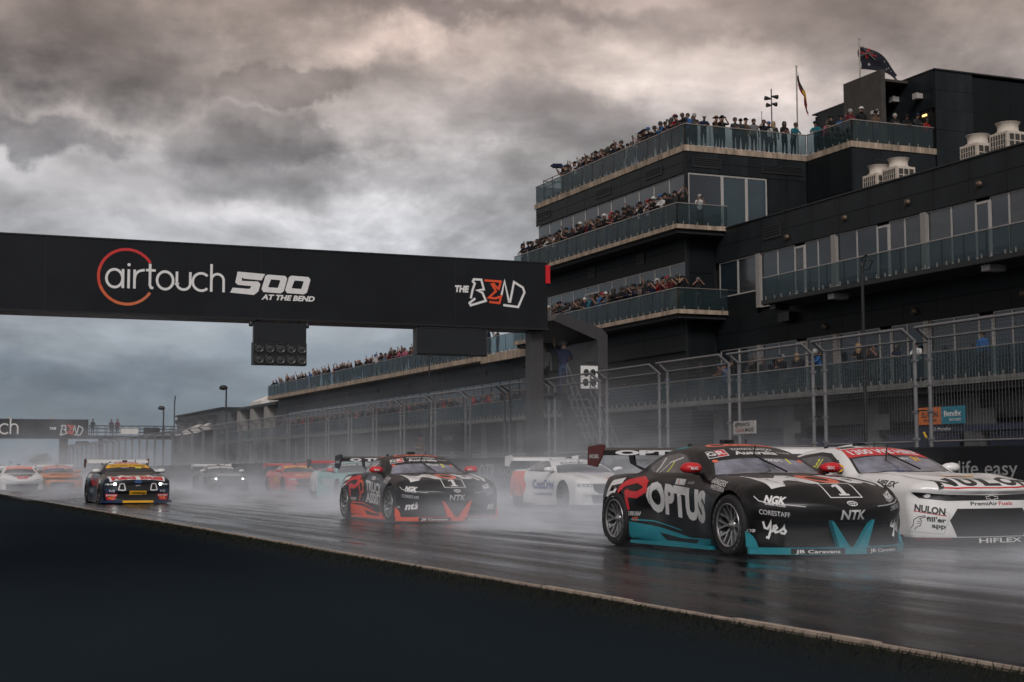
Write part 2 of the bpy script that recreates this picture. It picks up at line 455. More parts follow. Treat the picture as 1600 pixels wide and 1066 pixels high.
# grass leaning over the concrete edge
gb = MB(); r = random.Random(3)
for i in range(15000):
    y = 4+ (r.random()**1.5)*75; x = 5.07-abs(r.gauss(0, 0.34)) if r.random() < .8 else r.uniform(3.0, 5.05)
    h = r.uniform(.010, .036)*(1.5 if r.random() < .06 else 1); a = r.uniform(0, 6.28); w = r.uniform(.003, .007)*(1+y/25)
    lx, ly = r.gauss(.015, .02), r.gauss(0, .02)
    ca, sa = math.cos(a)*w, math.sin(a)*w
    gb.add([(x-ca, y-sa, -.012), (x+ca, y+sa, -.012), (x+lx, y+ly, h)], [(0, 1, 2)])
gb.build('grass', M_BLADE, kind='stuff')

# the belted barrier right in front of the camera
bar = MB()
prof = [(-0.10, -0.02), (0.135, -0.02), (0.135, 0.936), (0.133, 0.941), (0.129, 0.943), (-0.09, 0.943), (-0.098, 0.94), (-0.10, 0.93)]
bar.prism(prof, 'y', -3, 160)
o = bar.build('safety_barrier', M_RUBBER)
tag(o, 'long dark rubber faced safety barrier in the blurred foreground below the kerb', 'barrier')

# ================================================================== BUILDINGS
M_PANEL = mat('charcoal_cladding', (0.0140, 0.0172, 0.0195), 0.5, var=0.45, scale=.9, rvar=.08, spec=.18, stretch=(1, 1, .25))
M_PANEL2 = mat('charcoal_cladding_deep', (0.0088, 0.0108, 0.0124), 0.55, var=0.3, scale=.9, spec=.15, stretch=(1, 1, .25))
M_CORE = mat('shadow_joint', (0.004, 0.0045, 0.005), 0.8, var=0.1)
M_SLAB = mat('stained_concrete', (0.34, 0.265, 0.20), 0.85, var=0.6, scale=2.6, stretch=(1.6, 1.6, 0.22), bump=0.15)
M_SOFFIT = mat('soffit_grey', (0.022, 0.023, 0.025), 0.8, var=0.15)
M_FIN = mat('raw_concrete', (0.050, 0.046, 0.042), 0.85, var=0.3, scale=1.2, bump=0.2)
M_WIN = mat('dark_window', (0.013, 0.021, 0.029), 0.07, var=0.4, scale=0.35, spec=0.7, rvar=.03)
M_WIN2 = mat('blue_window', (0.018, 0.040, 0.053), 0.10, var=0.4, scale=0.5, spec=0.7, rvar=.04)
M_WIN3 = mat('blind_window', (0.040, 0.044, 0.048), 0.12, var=0.5, scale=0.4, spec=0.6, rvar=.04, stretch=(1, 1, 3))
M_FRAME = mat('pale_frame', (0.42, 0.40, 0.38), 0.5, var=0.1)
M_PILASTER = mat('pale_pilaster', (0.27, 0.25, 0.235), 0.6, var=0.12)
M_RAIL = mat('steel_rail', (0.36, 0.33, 0.30), 0.35, metal=0.6, var=0.1)
M_DARKM = mat('dark_metal', (0.018, 0.019, 0.021), 0.45, metal=0.3, var=0.1)
M_GLASS = glass_mat('balustrade_glass', (0.66, 0.745, 0.765), 0.66, 0.04, (0.044, 0.066, 0.073))
M_LOUVRE = mat('louvre_metal', (0.035, 0.036, 0.038), 0.5, metal=0.4, var=0.1)
M_AC = mat('cream_casing', (0.56, 0.49, 0.42), 0.6, var=0.12)
M_GRILLE = mat('coil_grille', (0.05, 0.045, 0.04), 0.7, var=0.15)
M_SLABG = mat('grey_slab_edge', (0.13, 0.13, 0.122), 0.85, var=.35, scale=2.0, stretch=(1.6, 1.6, .3))
M_GAR = mat('garage_grey', (0.11, 0.114, 0.116), 0.8, var=0.2, scale=1.5)
M_DOOR = mat('garage_dark', (0.016, 0.018, 0.024), 0.6, var=0.3)
M_NAVY = mat('navy_board', (0.012, 0.018, 0.045), 0.5, var=0.2)
M_WHITE = mat('white_print', (0.72, 0.72, 0.72), 0.5, var=0.06)
M_BRONZE = mat('lamp_bronze', (0.12, 0.085, 0.06), 0.4, metal=0.5)
M_CANVAS = mat('tent_canvas', (0.72, 0.68, 0.64), 0.8, var=0.08)

PANE = {}
WR_ = random.Random(8)
def pane_mesh(axis, w, h, t=0.016):
    key = (axis, round(w, 3), round(h, 3))
    if key not in PANE:
        b = MB()
        if axis == 'y': b.box(-t/2, t/2, -w/2, w/2, 0, h)
        else: b.box(-w/2, w/2, -t/2, t/2, 0, h)
        PANE[key] = b.mesh('glass_pane', M_GLASS)
    return PANE[key]
def balustrade(parent, axis, c, a0, a1, z0, h, n, rail=True, part=True):
    """glass panes on clamps with a handrail; axis 'y': on the plane x=c from y=a0 to a1"""
    w = (a1-a0)/n
    if part:
        for i in range(n):
            m = a0+(i+.5)*w
            loc = (c, m, z0+.05) if axis == 'y' else (m, c, z0+.05)
            linked(pane_mesh(axis, w-.03, h-.06), 'glass_pane', loc, parent)
    else:
        b = MB()
        for i in range(n):
            m0 = a0+i*w+.011; m1 = a0+(i+1)*w-.011
            if axis == 'y': b.box(c-.008, c+.008, m0, m1, z0+.05, z0+h-.01)
            else: b.box(m0, m1, c-.008, c+.008, z0+.05, z0+h-.01)
        b.build('glass_run', M_GLASS, parent, kind='stuff')
    if rail:
        b = MB()
        if axis == 'y': b.box(c-.035, c+.035, a0-.03, a1+.03, z0+h, z0+h+.04)
        else: b.box(a0-.03, a1+.03, c-.035, c+.035, z0+h, z0+h+.04)
        b.build('handrail', M_RAIL, parent)
    b = MB()
    for i in range(n+1):
        m = a0+i*w
        if axis == 'y': b.box(c-.012, c+.012, m-.014, m+.014, z0+.05, z0+h-.01)
        else: b.box(m-.014, m+.014, c-.012, c+.012, z0+.05, z0+h-.01)
    b.build('joint_strips', M_CORE, parent, kind='stuff')
    b = MB()
    for i in range(n):
        for q in (.22, .78):
            m = a0+(i+q)*w
            if axis == 'y': b.box(c-.035, c+.03, m-.022, m+.022, z0, z0+.17)
            else: b.box(m-.022, m+.022, c-.035, c+.03, z0, z0+.17)
    b.build('glass_clamps', M_RAIL, parent, kind='stuff')
def panel_row(parent, axis, c, a0, a1, z0, z1, pitch, m=None, gap=.02, t=.08, split=True, sgn=1):
    """cladding panels on a plane; thickness goes to +axis side"""
    n = max(1, round((a1-a0)/pitch)); w = (a1-a0)/n
    key = ('p', axis, round(w, 3), round(z1-z0, 3), id(m))
    if key not in PANE:
        b = MB(); h = z1-z0; zs = [(0, h*.5-.006), (h*.5+.006, h)] if split else [(0, h)]
        for za, zb in zs:
            if axis == 'y': b.box(0, t, gap/2, w-gap/2, za+.004, zb-.004)
            else: b.box(gap/2, w-gap/2, 0, t, za+.004, zb-.004)
        PANE[key] = b.mesh('cladding_panel', m or M_PANEL)
    for i in range(n):
        loc = (c+random.uniform(0, .006), a0+i*w, z0) if axis == 'y' else (a0+i*w, c+random.uniform(0, .006), z0)
        linked(PANE[key], 'cladding_panel', loc, parent)
def window(parent, axis, c, a0, a1, z0, z1, glass=None, frame=.05, name='window', fm=None, depth=.06):
    """one glazed light: frame (part) with its pane (sub-part); c is the outer face, +axis goes inwards"""
    b = MB()
    def bx(p0, p1, q0, q1, d0, d1):
        if axis == 'y': b.box(c+d0, c+d1, p0, p1, q0, q1)
        else: b.box(p0, p1, c+d0, c+d1, q0, q1)
    bx(a0, a0+frame, z0, z1, 0, depth); bx(a1-frame, a1, z0, z1, 0, depth)
    bx(a0+frame, a1-frame, z0, z0+frame, .002, depth); bx(a0+frame, a1-frame, z1-frame, z1, .002, depth)
    f = b.build(name, fm or M_FRAME, parent)
    b = MB(); bx(a0+frame, a1-frame, z0+frame, z1-frame, .03, .045)
    if glass in (M_WIN, M_WIN2) and WR_.random() < .28: glass = M_WIN3 if WR_.random() < .6 else M_WIN
    b.build('pane', glass or M_WIN, f)
    return f
def louvre(parent, axis, c, a0, a1, z0, z1, n=4):
    b = MB()
    def bx(p0, p1, q0, q1, d0, d1, mi=0):
        if axis == 'y': b.box(c+d0, c+d1, p0, p1, q0, q1, mi)
        else: b.box(p0, p1, c+d0, c+d1, q0, q1, mi)
    bx(a0, a1, z0, z1, .0, .05, 1)
    bx(a0-.05, a0, z0-.05, z1+.05, -.03, .03); bx(a1, a1+.05, z0-.05, z1+.05, -.03, .03)
    bx(a0, a1, z0-.05, z0, -.03, .03); bx(a0, a1, z1, z1+.05, -.03, .03)
    h = (z1-z0)/n
    for i in range(n): bx(a0, a1, z0+i*h+.01, z0+i*h+h*.42, -.025, -.004)
    return b.build('louvre', [M_LOUVRE, M_CORE], parent)
def bulkhead(parent, c, y, z):
    b = MB(); b.lathe([(0, -.16), (.10, -.15), (.15, -.08), (.16, 0)], (c, y, z), 12, 'x')
    b.box(c-.02, c+.02, y+.02, y+.24, z-.1, z+.14)
    return b.build('wall_lamp', M_BRONZE, parent)

# ---- the tower: four floors, roof deck with glass balustrade
tw = thing('tower_building', 'tall charcoal pit tower with stacked glass balconies and a crowded roof deck', 'building', (44, 80, 0))
b = MB(); b.box(40.22, 58, 70.82, 90.5, 0, 18.2); b.box(47.95, 54, 66.5, 70.82, 13.6, 18.2)
b.build('wall', M_CORE, tw)
panel_row(tw, 'y', 40.0, 70.75, 90.6, 17.05, 18.20, 2.48)
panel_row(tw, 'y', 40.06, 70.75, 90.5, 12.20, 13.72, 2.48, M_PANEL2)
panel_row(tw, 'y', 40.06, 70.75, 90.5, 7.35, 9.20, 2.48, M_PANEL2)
b = MB(); b.box(40.02, 40.2, 70.6, 70.74, 4.5, 18.2); b.build('corner_trim', M_PANEL, tw)
for y in (73.2, 79.6, 88.4): louvre(tw, 'y', 39.98, y, y+1.9, 17.45, 17.85)
for y in (75.5, 81.9): louvre(tw, 'y', 40.04, y, y+.8, 12.75, 13.25)
# track side window rows
n = 11; w = (90.4-70.75)/n
for i in range(n):
    window(tw, 'y', 40.10, 70.75+i*w, 70.75+(i+1)*w, 13.98, 17.03, M_WIN2 if i > 6 else M_WIN, .045)
    window(tw, 'y', 40.10, 70.75+i*w, 70.75+(i+1)*w, 9.45, 12.18, M_WIN2 if i > 5 else M_WIN, .045)
for y0, z0 in ((79.2, 13.99), (81.4, 9.46)):
    d = window(tw, 'y', 40.07, y0, y0+1.0, z0, z0+2.3, M_CORE, .10, 'door'); d = window(tw, 'y', 40.07, y0+1.02, y0+2.0, z0, z0+2.3, M_WIN, .08, 'door')
n = 12; w = (91-70.75)/n
for i in range(n): window(tw, 'y', 40.6, 70.75+i*w, 70.75+(i+1)*w, 4.62, 7.3, M_WIN2, .05)
# face towards the camera
panel_row(tw, 'x', 70.60, 40.2, 47.8, 17.08, 18.20, 1.9)
louvre(tw, 'x', 70.58, 40.5, 42.2, 17.42, 17.86); louvre(tw, 'x', 70.58, 44.9, 47.5, 17.42, 17.80)
for x0, x1 in ((40.22, 42.36), (42.36, 43.9), (43.9, 45.22)):
    window(tw, 'x', 70.66, x0, x1, 13.98, 17.05, M_WIN2, .085)
panel_row(tw, 'x', 70.60, 45.25, 47.8, 13.4, 17.06, 1.28)
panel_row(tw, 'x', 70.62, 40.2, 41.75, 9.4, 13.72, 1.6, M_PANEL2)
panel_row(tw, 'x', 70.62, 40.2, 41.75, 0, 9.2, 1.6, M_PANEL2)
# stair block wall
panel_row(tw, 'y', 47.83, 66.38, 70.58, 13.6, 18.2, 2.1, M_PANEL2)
panel_row(tw, 'x', 66.38, 47.9, 53.4, 13.6, 18.2, 1.85)
louvre(tw, 'x', 66.35, 49.3, 49.9, 17.1, 17.6)
# roof deck slab
b = MB(); b.box(39.95, 54, 70.55, 90.75, 18.23, 18.56); b.box(47.80, 53.55, 66.33, 70.55, 18.23, 18.558)
deck = b.build('roof_deck', M_SLAB, tw)
balustrade(deck, 'y', 40.03, 70.65, 90.6, 18.56, 1.16, 14)
balustrade(deck, 'x', 70.65, 40.08, 47.85, 18.56, 1.16, 5)
balustrade(deck, 'y', 47.90, 66.45, 70.60, 18.56, 1.16, 3)
balustrade(deck, 'x', 66.42, 47.95, 53.3, 18.56, 1.16, 4)
balustrade(deck, 'x', 90.62, 40.1, 46, 18.56, 1.16, 4)
# level 2 and level 1 balconies wrapping the corner
for z0, yl, nm, npn in ((13.74, 91.5, 'upper_balcony', 16), (9.20, 91.5, 'lower_balcony', 16)):
    b = MB(); b.box(38.75, 40.04, 69.4, yl, z0, z0+.23); b.box(40.04, 41.98, 69.4, 70.58, z0+.001, z0+.229)
    bal = b.build(nm, M_SLAB, tw)
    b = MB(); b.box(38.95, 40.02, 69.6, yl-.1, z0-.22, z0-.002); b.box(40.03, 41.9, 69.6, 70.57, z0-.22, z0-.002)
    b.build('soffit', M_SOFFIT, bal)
    balustrade(bal, 'y', 38.83, 69.5, yl, z0+.23, 1.12, npn)
    balustrade(bal, 'x', 69.48, 38.9, 41.9, z0+.23, 1.12, 2)

# ---- penthouse block with its concrete fin on the roof
ph = thing('rooftop_block', 'dark clad rooftop plant block with raw concrete fin at the right of the roof deck', 'building', (56, 70, 18.2))
b = MB(); b.box(53.55, 64, 66.5, 78, 12, 22.9); b.build('wall', M_CORE, ph)
panel_row(ph, 'x', 66.32, 53.45, 56.05, 13.6, 16.2, 2.6); panel_row(ph, 'x', 66.32, 53.45, 56.05, 16.2, 18.5, 2.6)
panel_row(ph, 'x', 66.32, 53.45, 56.05, 18.5, 20.8, 2.6); panel_row(ph, 'x', 66.32, 53.45, 56.05, 20.8, 23.0, 2.6)
panel_row(ph, 'x', 66.42, 56.1, 64, 13.6, 22.85, 2.6, M_PANEL2, split=False)
panel_row(ph, 'y', 53.40, 66.40, 68.1, 20.9, 23.0, 1.7); panel_row(ph, 'y', 53.40, 68.1, 77.5, 18.6, 23.0, 2.3)
b = MB(); b.box(53.38, 64.1, 66.25, 78.1, 23.0, 23.08); b.build('roof_cap', M_DARKM, ph)
d = window(ph, 'y', 53.36, 66.62, 68.0, 18.6, 20.85, M_CORE, .07, 'door', M_DARKM)
b = MB(); b.box(50.85, 51.15, 67.7, 71.2, 18.56, 23.1); b.build('concrete_fin', M_FIN, ph)
b = MB(); b.box(51.16, 53.38, 70.6, 70.9, 18.56, 22.75); b.box(51.16, 53.38, 68.6, 71.0, 22.76, 22.9); b.build('link_wall', M_FIN, ph)
for y, z in ((67.3, 21.6), (69.4, 21.9)):
    b = MB(); b.box(53.05, 53.38, y, y+.35, z, z+.28); b.box(52.95, 53.05, y-.03, y+.38, z-.02, z+.3); b.build('floodlight', M_FRAME, ph)
b = MB(); b.box(50.4, 50.83, 67.9, 68.1, 20.6, 20.78); b.bar((50.6, 68, 20.78), (50.83, 68, 20.9), .03); b.build('camera_housing', M_FRAME, ph)
M_LITLAMP = mat('lit_lamp', (0.9, 0.6, 0.3), 0.5, emit=(1.0, .55, .2, 2.0))
b = MB(); b.box(53.34, 53.42, 67.0, 67.35, 20.55, 20.66); b.build('doorway_lamp', M_LITLAMP, ph)

# ---- the wing to the right with panelled parapet, window bands and balconies
wg = thing('pit_building_wing', 'long low charcoal pit building with panelled parapet and white framed window bands', 'building', (44, 52, 0))
Y0, Y1 = 36.0, 70.55
b = MB(); b.box(42.05, 60, Y0, 70.8, 0, 13.6); b.build('wall', M_CORE, wg)
panel_row(wg, 'y', 41.80, Y0+.1, Y1, 12.12, 13.86, 2.33)
b = MB(); b.box(41.74, 42.1, Y0, Y1, 13.865, 13.93); b.build('parapet_cap', M_DARKM, wg)
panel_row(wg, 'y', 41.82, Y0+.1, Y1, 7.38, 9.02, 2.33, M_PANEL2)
for pz0, pz1 in ((9.3, 12.1), (4.62, 7.36)):
    for k, yp in enumerate((66.3, 59.6, 52.9, 46.2, 39.5)):
        b = MB(); b.box(41.76, 42.05, yp-.17, yp+.17, pz0, pz1); b.build('pilaster', M_PILASTER, wg)
        yq = yp-6.7 if k < 4 else Y0
        cuts = [yp-.18, yp-1.75, yp-3.3, yp-4.2, yp-5.3, yq+.18] if k < 4 else [yp-.18, yp-1.7, yq]
        for i in range(len(cuts)-1):
            if i == 2 and k < 4:
                window(wg, 'y', 41.84, cuts[i+1], cuts[i], pz0, pz1-.12, M_WIN, .10, 'door')
            else:
                window(wg, 'y', 41.88, cuts[i+1], cuts[i], pz0, pz1, M_WIN, .04)
    for y0 in (66.5, 68.4): window(wg, 'y', 41.88, y0, y0+1.88, pz0+.9*(pz0 > 9), pz1, M_WIN, .06)
panel_row(wg, 'y', 41.85, 66.49, Y1, 9.02, 10.18, 2.03, M_PANEL2, split=False)
for y, z in ((63.5, 12.55), (58.6, 12.75), (53.9, 12.72), (49.2, 12.7), (60.4, 7.78), (53.6, 7.85), (46.8, 7.9)): bulkhead(wg, 41.8, y, z)
louvre(wg, 'y', 41.77, 64.1, 65.6, 12.75, 13.3)
b = MB(); b.box(40.0, 41.80, Y0, 63.2, 9.05, 9.25)
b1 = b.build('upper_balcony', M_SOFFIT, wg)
balustrade(b1, 'y', 40.05, 36.0, 63.1, 9.25, 1.09, 20)
balustrade(b1, 'x', 63.12, 40.1, 41.7, 9.25, 1.09, 1, rail=False)
for y in (62.4, 57.5, 47):
    b = MB(); b.box(40.3, 41.1, y, y+.5, 8.78, 9.03); b.build('soffit_light', M_DARKM if y > 60 else M_FRAME, b1)
b = MB(); b.box(41.4, 41.78, 62.9, 63.9, 8.3, 8.75); b.build('speaker_box', M_DARKM, wg)

# ---- the walkway over the garages, running the whole length
wk = thing('pit_walkway', 'long first floor walkway with glass balustrade above the pit garages behind the fence', 'walkway', (41, 90, 0))
b = MB(); b.box(40.0, 41.78, 36, 70.5, 4.35, 4.60); b.box(40.0, 41.0, 70.5, 190, 4.352, 4.598)
wslab = b.build('walkway_slab', M_SLABG, wk)
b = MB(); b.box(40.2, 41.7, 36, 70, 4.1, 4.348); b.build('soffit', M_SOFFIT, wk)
balustrade(wslab, 'y', 40.05, 36, 99.0, 4.60, 1.14, 45)
balustrade(wslab, 'y', 40.05, 99.0, 190, 4.60, 1.14, 65, part=False)
ga = MB()
for k in range(23):
    y = 36+k*6.7
    b = MB(); b.box(41.2, 42.0, y-.5, y+.5, 0, 4.34); b.build('garage_pier', M_GAR, wk)
    b = MB(); b.box(41.7, 41.85, y+.5, y+6.2, 3.05, 4.34); b.build('garage_header', M_GAR, wk)
    b = MB()
    for j in range(8): b.box(41.92, 42.0+.01*(j % 2), y+.52, y+6.18, j*.38, j*.38+.37)
    b.build('garage_door', M_DOOR, wk)
    if k < 9:
        b = MB(); b.box(41.3, 41.36, y+.9, y+5.8, 1.5, 2.45); b.build('team_board', M_NAVY, wk)
for y, l in ((54.6, 1.1), (61.5, .8), (47.8, 1.3), (66.7, 1.1)):
    MB().box(41.0, 41.05, y, y+l, 2.7, 3.3+.1*(l > 1)).build('notice_board', M_GAR, wk)

# ---- the long two-storey building beyond the tower with its deck full of people
fb = thing('far_pit_building', 'long two storey pit building with a crowded glass fronted roof deck beyond the gantry', 'building', (44, 128, 0))
b = MB(); b.box(41.3, 56, 90.8, 164.2, 0, 8.8); b.build('wall', M_CORE, fb)
b = MB(); b.box(40.0, 56, 91.6, 164.6, 8.82, 9.18); b.box(39.96, 40.0, 91.6, 100.5, 8.6, 9.18)
dk = b.build('roof_deck', M_SLAB, fb)
balustrade(dk, 'y', 40.06, 91.7, 164.5, 9.18, 1.17, 50)
balustrade(dk, 'x', 164.52, 40.1, 46, 9.18, 1.17, 4)
panel_row(fb, 'y', 41.05, 90.9, 164.1, 7.35, 8.78, 3.0, M_PANEL)
for i in range(8): louvre(fb, 'y', 41.02, 93.5+i*8.6, 95.3+i*8.6, 7.9, 8.25, 3)
n = 40; w = (160-91)/n
for i in range(n): window(fb, 'y', 41.1, 91+i*w, 91+(i+1)*w, 4.62, 7.32, M_WIN2, .045, fm=M_DARKM)
panel_row(fb, 'y', 41.02, 160.0, 164.1, 4.6, 7.33, 4.1, M_PANEL)

lb = thing('low_service_building', 'low slate building with white columns and roof tents at the far end of pit lane', 'building', (44, 200, 0))
M_SLATE = mat('slate_cladding', (0.055, 0.066, 0.076), 0.6, var=0.15, scale=.6)
b = MB(); b.box(40.6, 54, 190, 222, 0, 8.85); b.box(43, 54, 165, 190, 0, 8.4); b.build('wall', M_SLATE, lb)
b = MB(); b.box(40.2, 54.5, 189.6, 222.3, 8.86, 9.06); b.box(41.2, 54.5, 165.2, 189.5, 8.45, 8.75); b.build('roof', M_PANEL, lb)
for y in (170, 177, 184): MB().box(41.3, 42.3, y, y+1.6, 0, 8.4).build('column', M_PILASTER, lb)
for y in (194, 200, 207, 214): MB().prism([(39.4, 7.6), (40.58, 7.6), (40.58, 8.2), (39.2, 8.2)], 'y', y, y+2.6).build('awning', M_DARKM, lb)
b = MB(); b.prism([(38.2, 5.9), (40.55, 6.5), (40.55, 7.3)], 'y', 196, 210); b.build('canopy', M_CANVAS, lb)
for y0, y1, h in ((172, 176, 1.0), (180, 186, .8)):
    b = MB(); b.prism([(43, 8.78), (47, 8.78), (47, 9.5), (45, 9.5+h), (43, 9.5)], 'y', y0, y1)
    tag(b.build('roof_tent', M_CANVAS), 'small white roof tent, %s of the two on the low slate building' % ('right' if y0 < 175 else 'left'), 'tent')

# ---- things on the roofs
def ac_unit(x, y, z, twin, label):
    t = thing('air_conditioner', label, 'air conditioner', (x, y, z), 0, 'rooftop air conditioners')
    w = 1.15
    b = MB(); b.box(x-.55, x+.55, y-w/2, y+w/2, z+.05, z+1.25); b.build('casing', M_AC, t)
    for ax, sg in (('x', -1), ('y', -1)):
        b = MB()
        if ax == 'x':
            b.box(x-.562, x-.552, y-w/2+.08, y+w/2-.08, z+.18, z+1.15, 1)
            for i in range(7): yy = y-w/2+.08+i*(w-.16)/6; b.box(x-.58, x-.563, yy-.012, yy+.012, z+.18, z+1.15)
            for i in range(5): zz = z+.18+i*.2425; b.box(x-.576, x-.5635, y-w/2+.08, y+w/2-.08, zz-.012, zz+.012)
        else:
            b.box(x-.47, x+.47, y-w/2-.012, y-w/2-.002, z+.18, z+1.15, 1)
            for i in range(4): xx = x-.47+i*.94/3; b.box(xx-.025, xx+.025, y-w/2-.03, y-w/2-.013, z+.18, z+1.15)
            for i in range(4): zz = z+.18+i*.323; b.box(x-.47, x+.47, y-w/2-.026, y-w/2-.0135, zz-.02, zz+.02)
        b.build('grille', [M_AC, M_GRILLE], t)
    b = MB(); b.lathe([(.56, 1.25), (.56, 1.29), (.46, 1.33), (.45, 1.55), (.52, 1.70), (.55, 1.72), (.50, 1.72), (.42, 1.55), (.41, 1.3), (0.0, 1.3)], (x, y, z), 24)
    b.build('fan_cowl', M_AC, t)
    b = MB(); b.box(x-.5, x+.5, y-.5, y+.5, 13.62, z+.045); b.build('plinth', M_DARKM, t)
ac_unit(46, 61.6, 14.40, 1, 'cream rooftop fan unit, the left of the pair below the right roof deck')
ac_unit(46, 60.0, 14.45, 1, 'cream rooftop fan unit, the right and taller of the pair below the right roof deck')
ac_unit(46, 54.2, 14.42, 1, 'cream rooftop fan unit, the left of the pair by the right picture edge')
ac_unit(46, 52.2, 14.55, 1, 'cream rooftop fan unit at the right picture edge, cut by the frame')
tag(MB().box(44.5, 47.5, 50, 63, 13.601, 13.63).build('roof_membrane', M_CORE, wg))

def flag(name, label, x, y, z0, z1, draw):
    t = thing(name, label, 'flag', (x, y, z0))
    b = MB(); b.bar((x, y, z0), (x, y, z1), .045, 8); b.lathe([(0, .1), (.07, .06), (.07, 0)], (x, y, z1), 8); b.build('flagpole', M_RAIL, t)
    draw(t, x, y, z1)
M_FBLUE = mat('flag_blue', (0.004, 0.005, 0.014), 0.8, var=.15); M_FRED = mat('flag_red', (0.26, 0.010, 0.014), 0.8, var=.15)
M_FBLK = mat('flag_black', (0.010, 0.009, 0.010), 0.8); M_FYEL = mat('flag_yellow', (0.55, 0.34, 0.03), 0.8)
def cloth(t, name, m, fn, u0, u1, v0, v1, n=12, k=8, thick=.006, off=0):
    vs = []; fs = []
    for i in range(n+1):
        for j in range(k+1):
            p = Vector(fn(u0+(u1-u0)*i/n, v0+(v1-v0)*j/k)); vs.append((p.x, p.y-off, p.z))
    for i in range(n):
        for j in range(k): a = i*(k+1)+j; fs.append((a, a+1, a+k+2, a+k+1))
    me = MB().add(vs, fs, 0, True); return me.build(name, m, t)
def draw_aus(t, x, y, z1):
    def fn(u, v):                                      # streaming right and drooping
        return (x+.06+2.55*u+.10*math.sin(7*v), y+.16*math.sin(6.5*u+1.5*v), z1-.35-1.05*u*u*1.1-.25*u+(-1.35*(1-v))*(1-.62*u))
    f = cloth(t, 'flag_cloth', M_FBLUE, fn, 0, 1, 0, 1)
    cloth(t, 'canton_cross', M_FRED, fn, 0.02, .42, .72, .80, 8, 2, off=.03); cloth(t, 'canton_cross', M_FRED, fn, .19, .25, .54, 1, 2, 6, off=.03)
    for (u, v, r) in ((.22, .25, .07), (.62, .75, .03), (.72, .5, .03), (.60, .2, .035), (.82, .55, .03)):
        c = Vector(fn(u, v)); s = 1.6*r
        st = [(c.x+(s if i % 2 == 0 else s*.45)*math.cos(i*math.pi/7), c.y-.04, c.z+(s if i % 2 == 0 else s*.45)*math.sin(i*math.pi/7)) for i in range(14)]
        MB().add(st, [tuple(range(14))]).build('star', M_FRAME, f)
    for a, bb in (((.02, .98), (.42, .56)), ((.02, .56), (.42, .98))):
        p = [Vector(fn(a[0]+(bb[0]-a[0])*i/6, a[1]+(bb[1]-a[1])*i/6)) for i in range(7)]
        vs, fs = ribbon([(q.x, q.z) for q in p], .06)
        MB().add([(vx, y-.06, vz) for vx, vz in vs], fs).build('saltire', M_GAR, f)
def draw_abo(t, x, y, z1):
    def fn(u, v):
        return (x+.08+.62*u**.8+.16*(1-v)*u+.05*math.sin(9*v+3*u), y+.12*math.sin(9*u), z1-.30-2.2*u-(.75-.35*u)*(1-v))
    f = cloth(t, 'flag_cloth', M_FBLK, fn, 0, 1, .5, 1); cloth(t, 'flag_red_half', M_FRED, fn, 0, 1, 0, .5)
    vs = [Vector(fn(.52+.16*math.cos(a), .5+.30*math.sin(a))) for a in [i*math.pi/8 for i in range(16)]]
    MB().add([(p.x, p.y-.05, p.z) for p in vs], [tuple(range(16))]).build('flag_disc', M_FYEL, f)
flag('flag', 'dark blue flag with stars streaming from the pole above the concrete fin', 50.42, 69.0, 22.9, 25.1, draw_aus)
flag('flag', 'black and red flag with yellow disc drooping beside the roof deck crowd', 49.55, 74.0, 18.5, 24.7, draw_abo)
t = thing('speaker_mast', 'thin rooftop mast with clustered horn loudspeakers above the deck crowd', 'mast', (47.78, 74, 18.5))
b = MB(); b.bar((47.78, 74, 18.5), (47.78, 74, 23.2), .035); b.bar((47.1, 74, 18.5), (47.1, 74, 21.8), .02); b.bar((47.1, 74, 20.8), (47.78, 74, 20.8), .015); b.build('pole', M_DARKM, t)
for dxx, z, s in ((-.3, 22.6, -1), (.3, 22.75, 1), (.22, 22.3, 1), (-.2, 22.2, -1)):
    b = MB(); b.bar((47.78+.05*s, 74, z), (47.78+dxx+.12*s, 74, z), .05, 10, r1=.14); b.build('horn', M_DARKM, t)

# roof level screens and scaffold at the left end of the deck
t = thing('scaffold_rail', 'small black scaffold rail around the camera operator at the left end of the roof deck', 'scaffold', (40.6, 88.5, 18.56))
b = MB()
for y in (86.2, 88.6, 90.0): b.bar((40.3, y, 18.56), (40.3, y, 20.7 if y < 87 else 20.1), .03); b.bar((41.6, y, 18.56), (41.6, y, 20.1), .03)
for z in (19.6, 20.05): b.bar((40.3, 86.2, z), (40.3, 90.0, z), .025); b.bar((41.6, 86.2, z), (41.6, 90, z), .025); b.bar((40.3, 90, z), (41.6, 90, z), .025)
b.box(40.3, 41.6, 86.2, 90, 18.9, 18.95); b.build('tube_frame', M_DARKM, t)

# ================================================================== FENCE, WALL, GANTRIES, POLES
M_POST = mat('galvanised_post', (0.20, 0.197, 0.205), 0.45, metal=0.35, var=0.15, scale=4)
M_WIRE = mat('galvanised_wire', (0.10, 0.104, 0.112), 0.5, metal=0.3, var=0.1)
M_HOARD = mat('hoarding_black', (0.008, 0.0095, 0.012), 0.6, spec=.2, var=0.2, scale=1.0)
M_CONC = mat('wall_concrete', (0.10, 0.10, 0.10), 0.8, var=0.2)
M_GTRY = mat('gantry_face', (0.0112, 0.0130, 0.0170), 0.55, var=0.25, scale=.6, rvar=.05, spec=.2, bump=.3)
M_GSTEEL = mat('gantry_steel', (0.050, 0.048, 0.050), 0.5, metal=0.2, var=0.12)
M_RED = mat('signal_red', (0.62, 0.012, 0.02), 0.45, var=0.08)
M_PRINTW = mat('print_white', (0.78, 0.77, 0.76), 0.5, var=0.04)
M_PRINTG = mat('print_grey', (0.32, 0.32, 0.33), 0.5, var=0.06)
M_PRINTR = mat('print_vermilion', (0.78, 0.085, 0.025), 0.5, var=0.06)
M_LAMPGLASS = mat('unlit_lens', (0.035, 0.036, 0.036), 0.25, var=0.2, coat=.4)
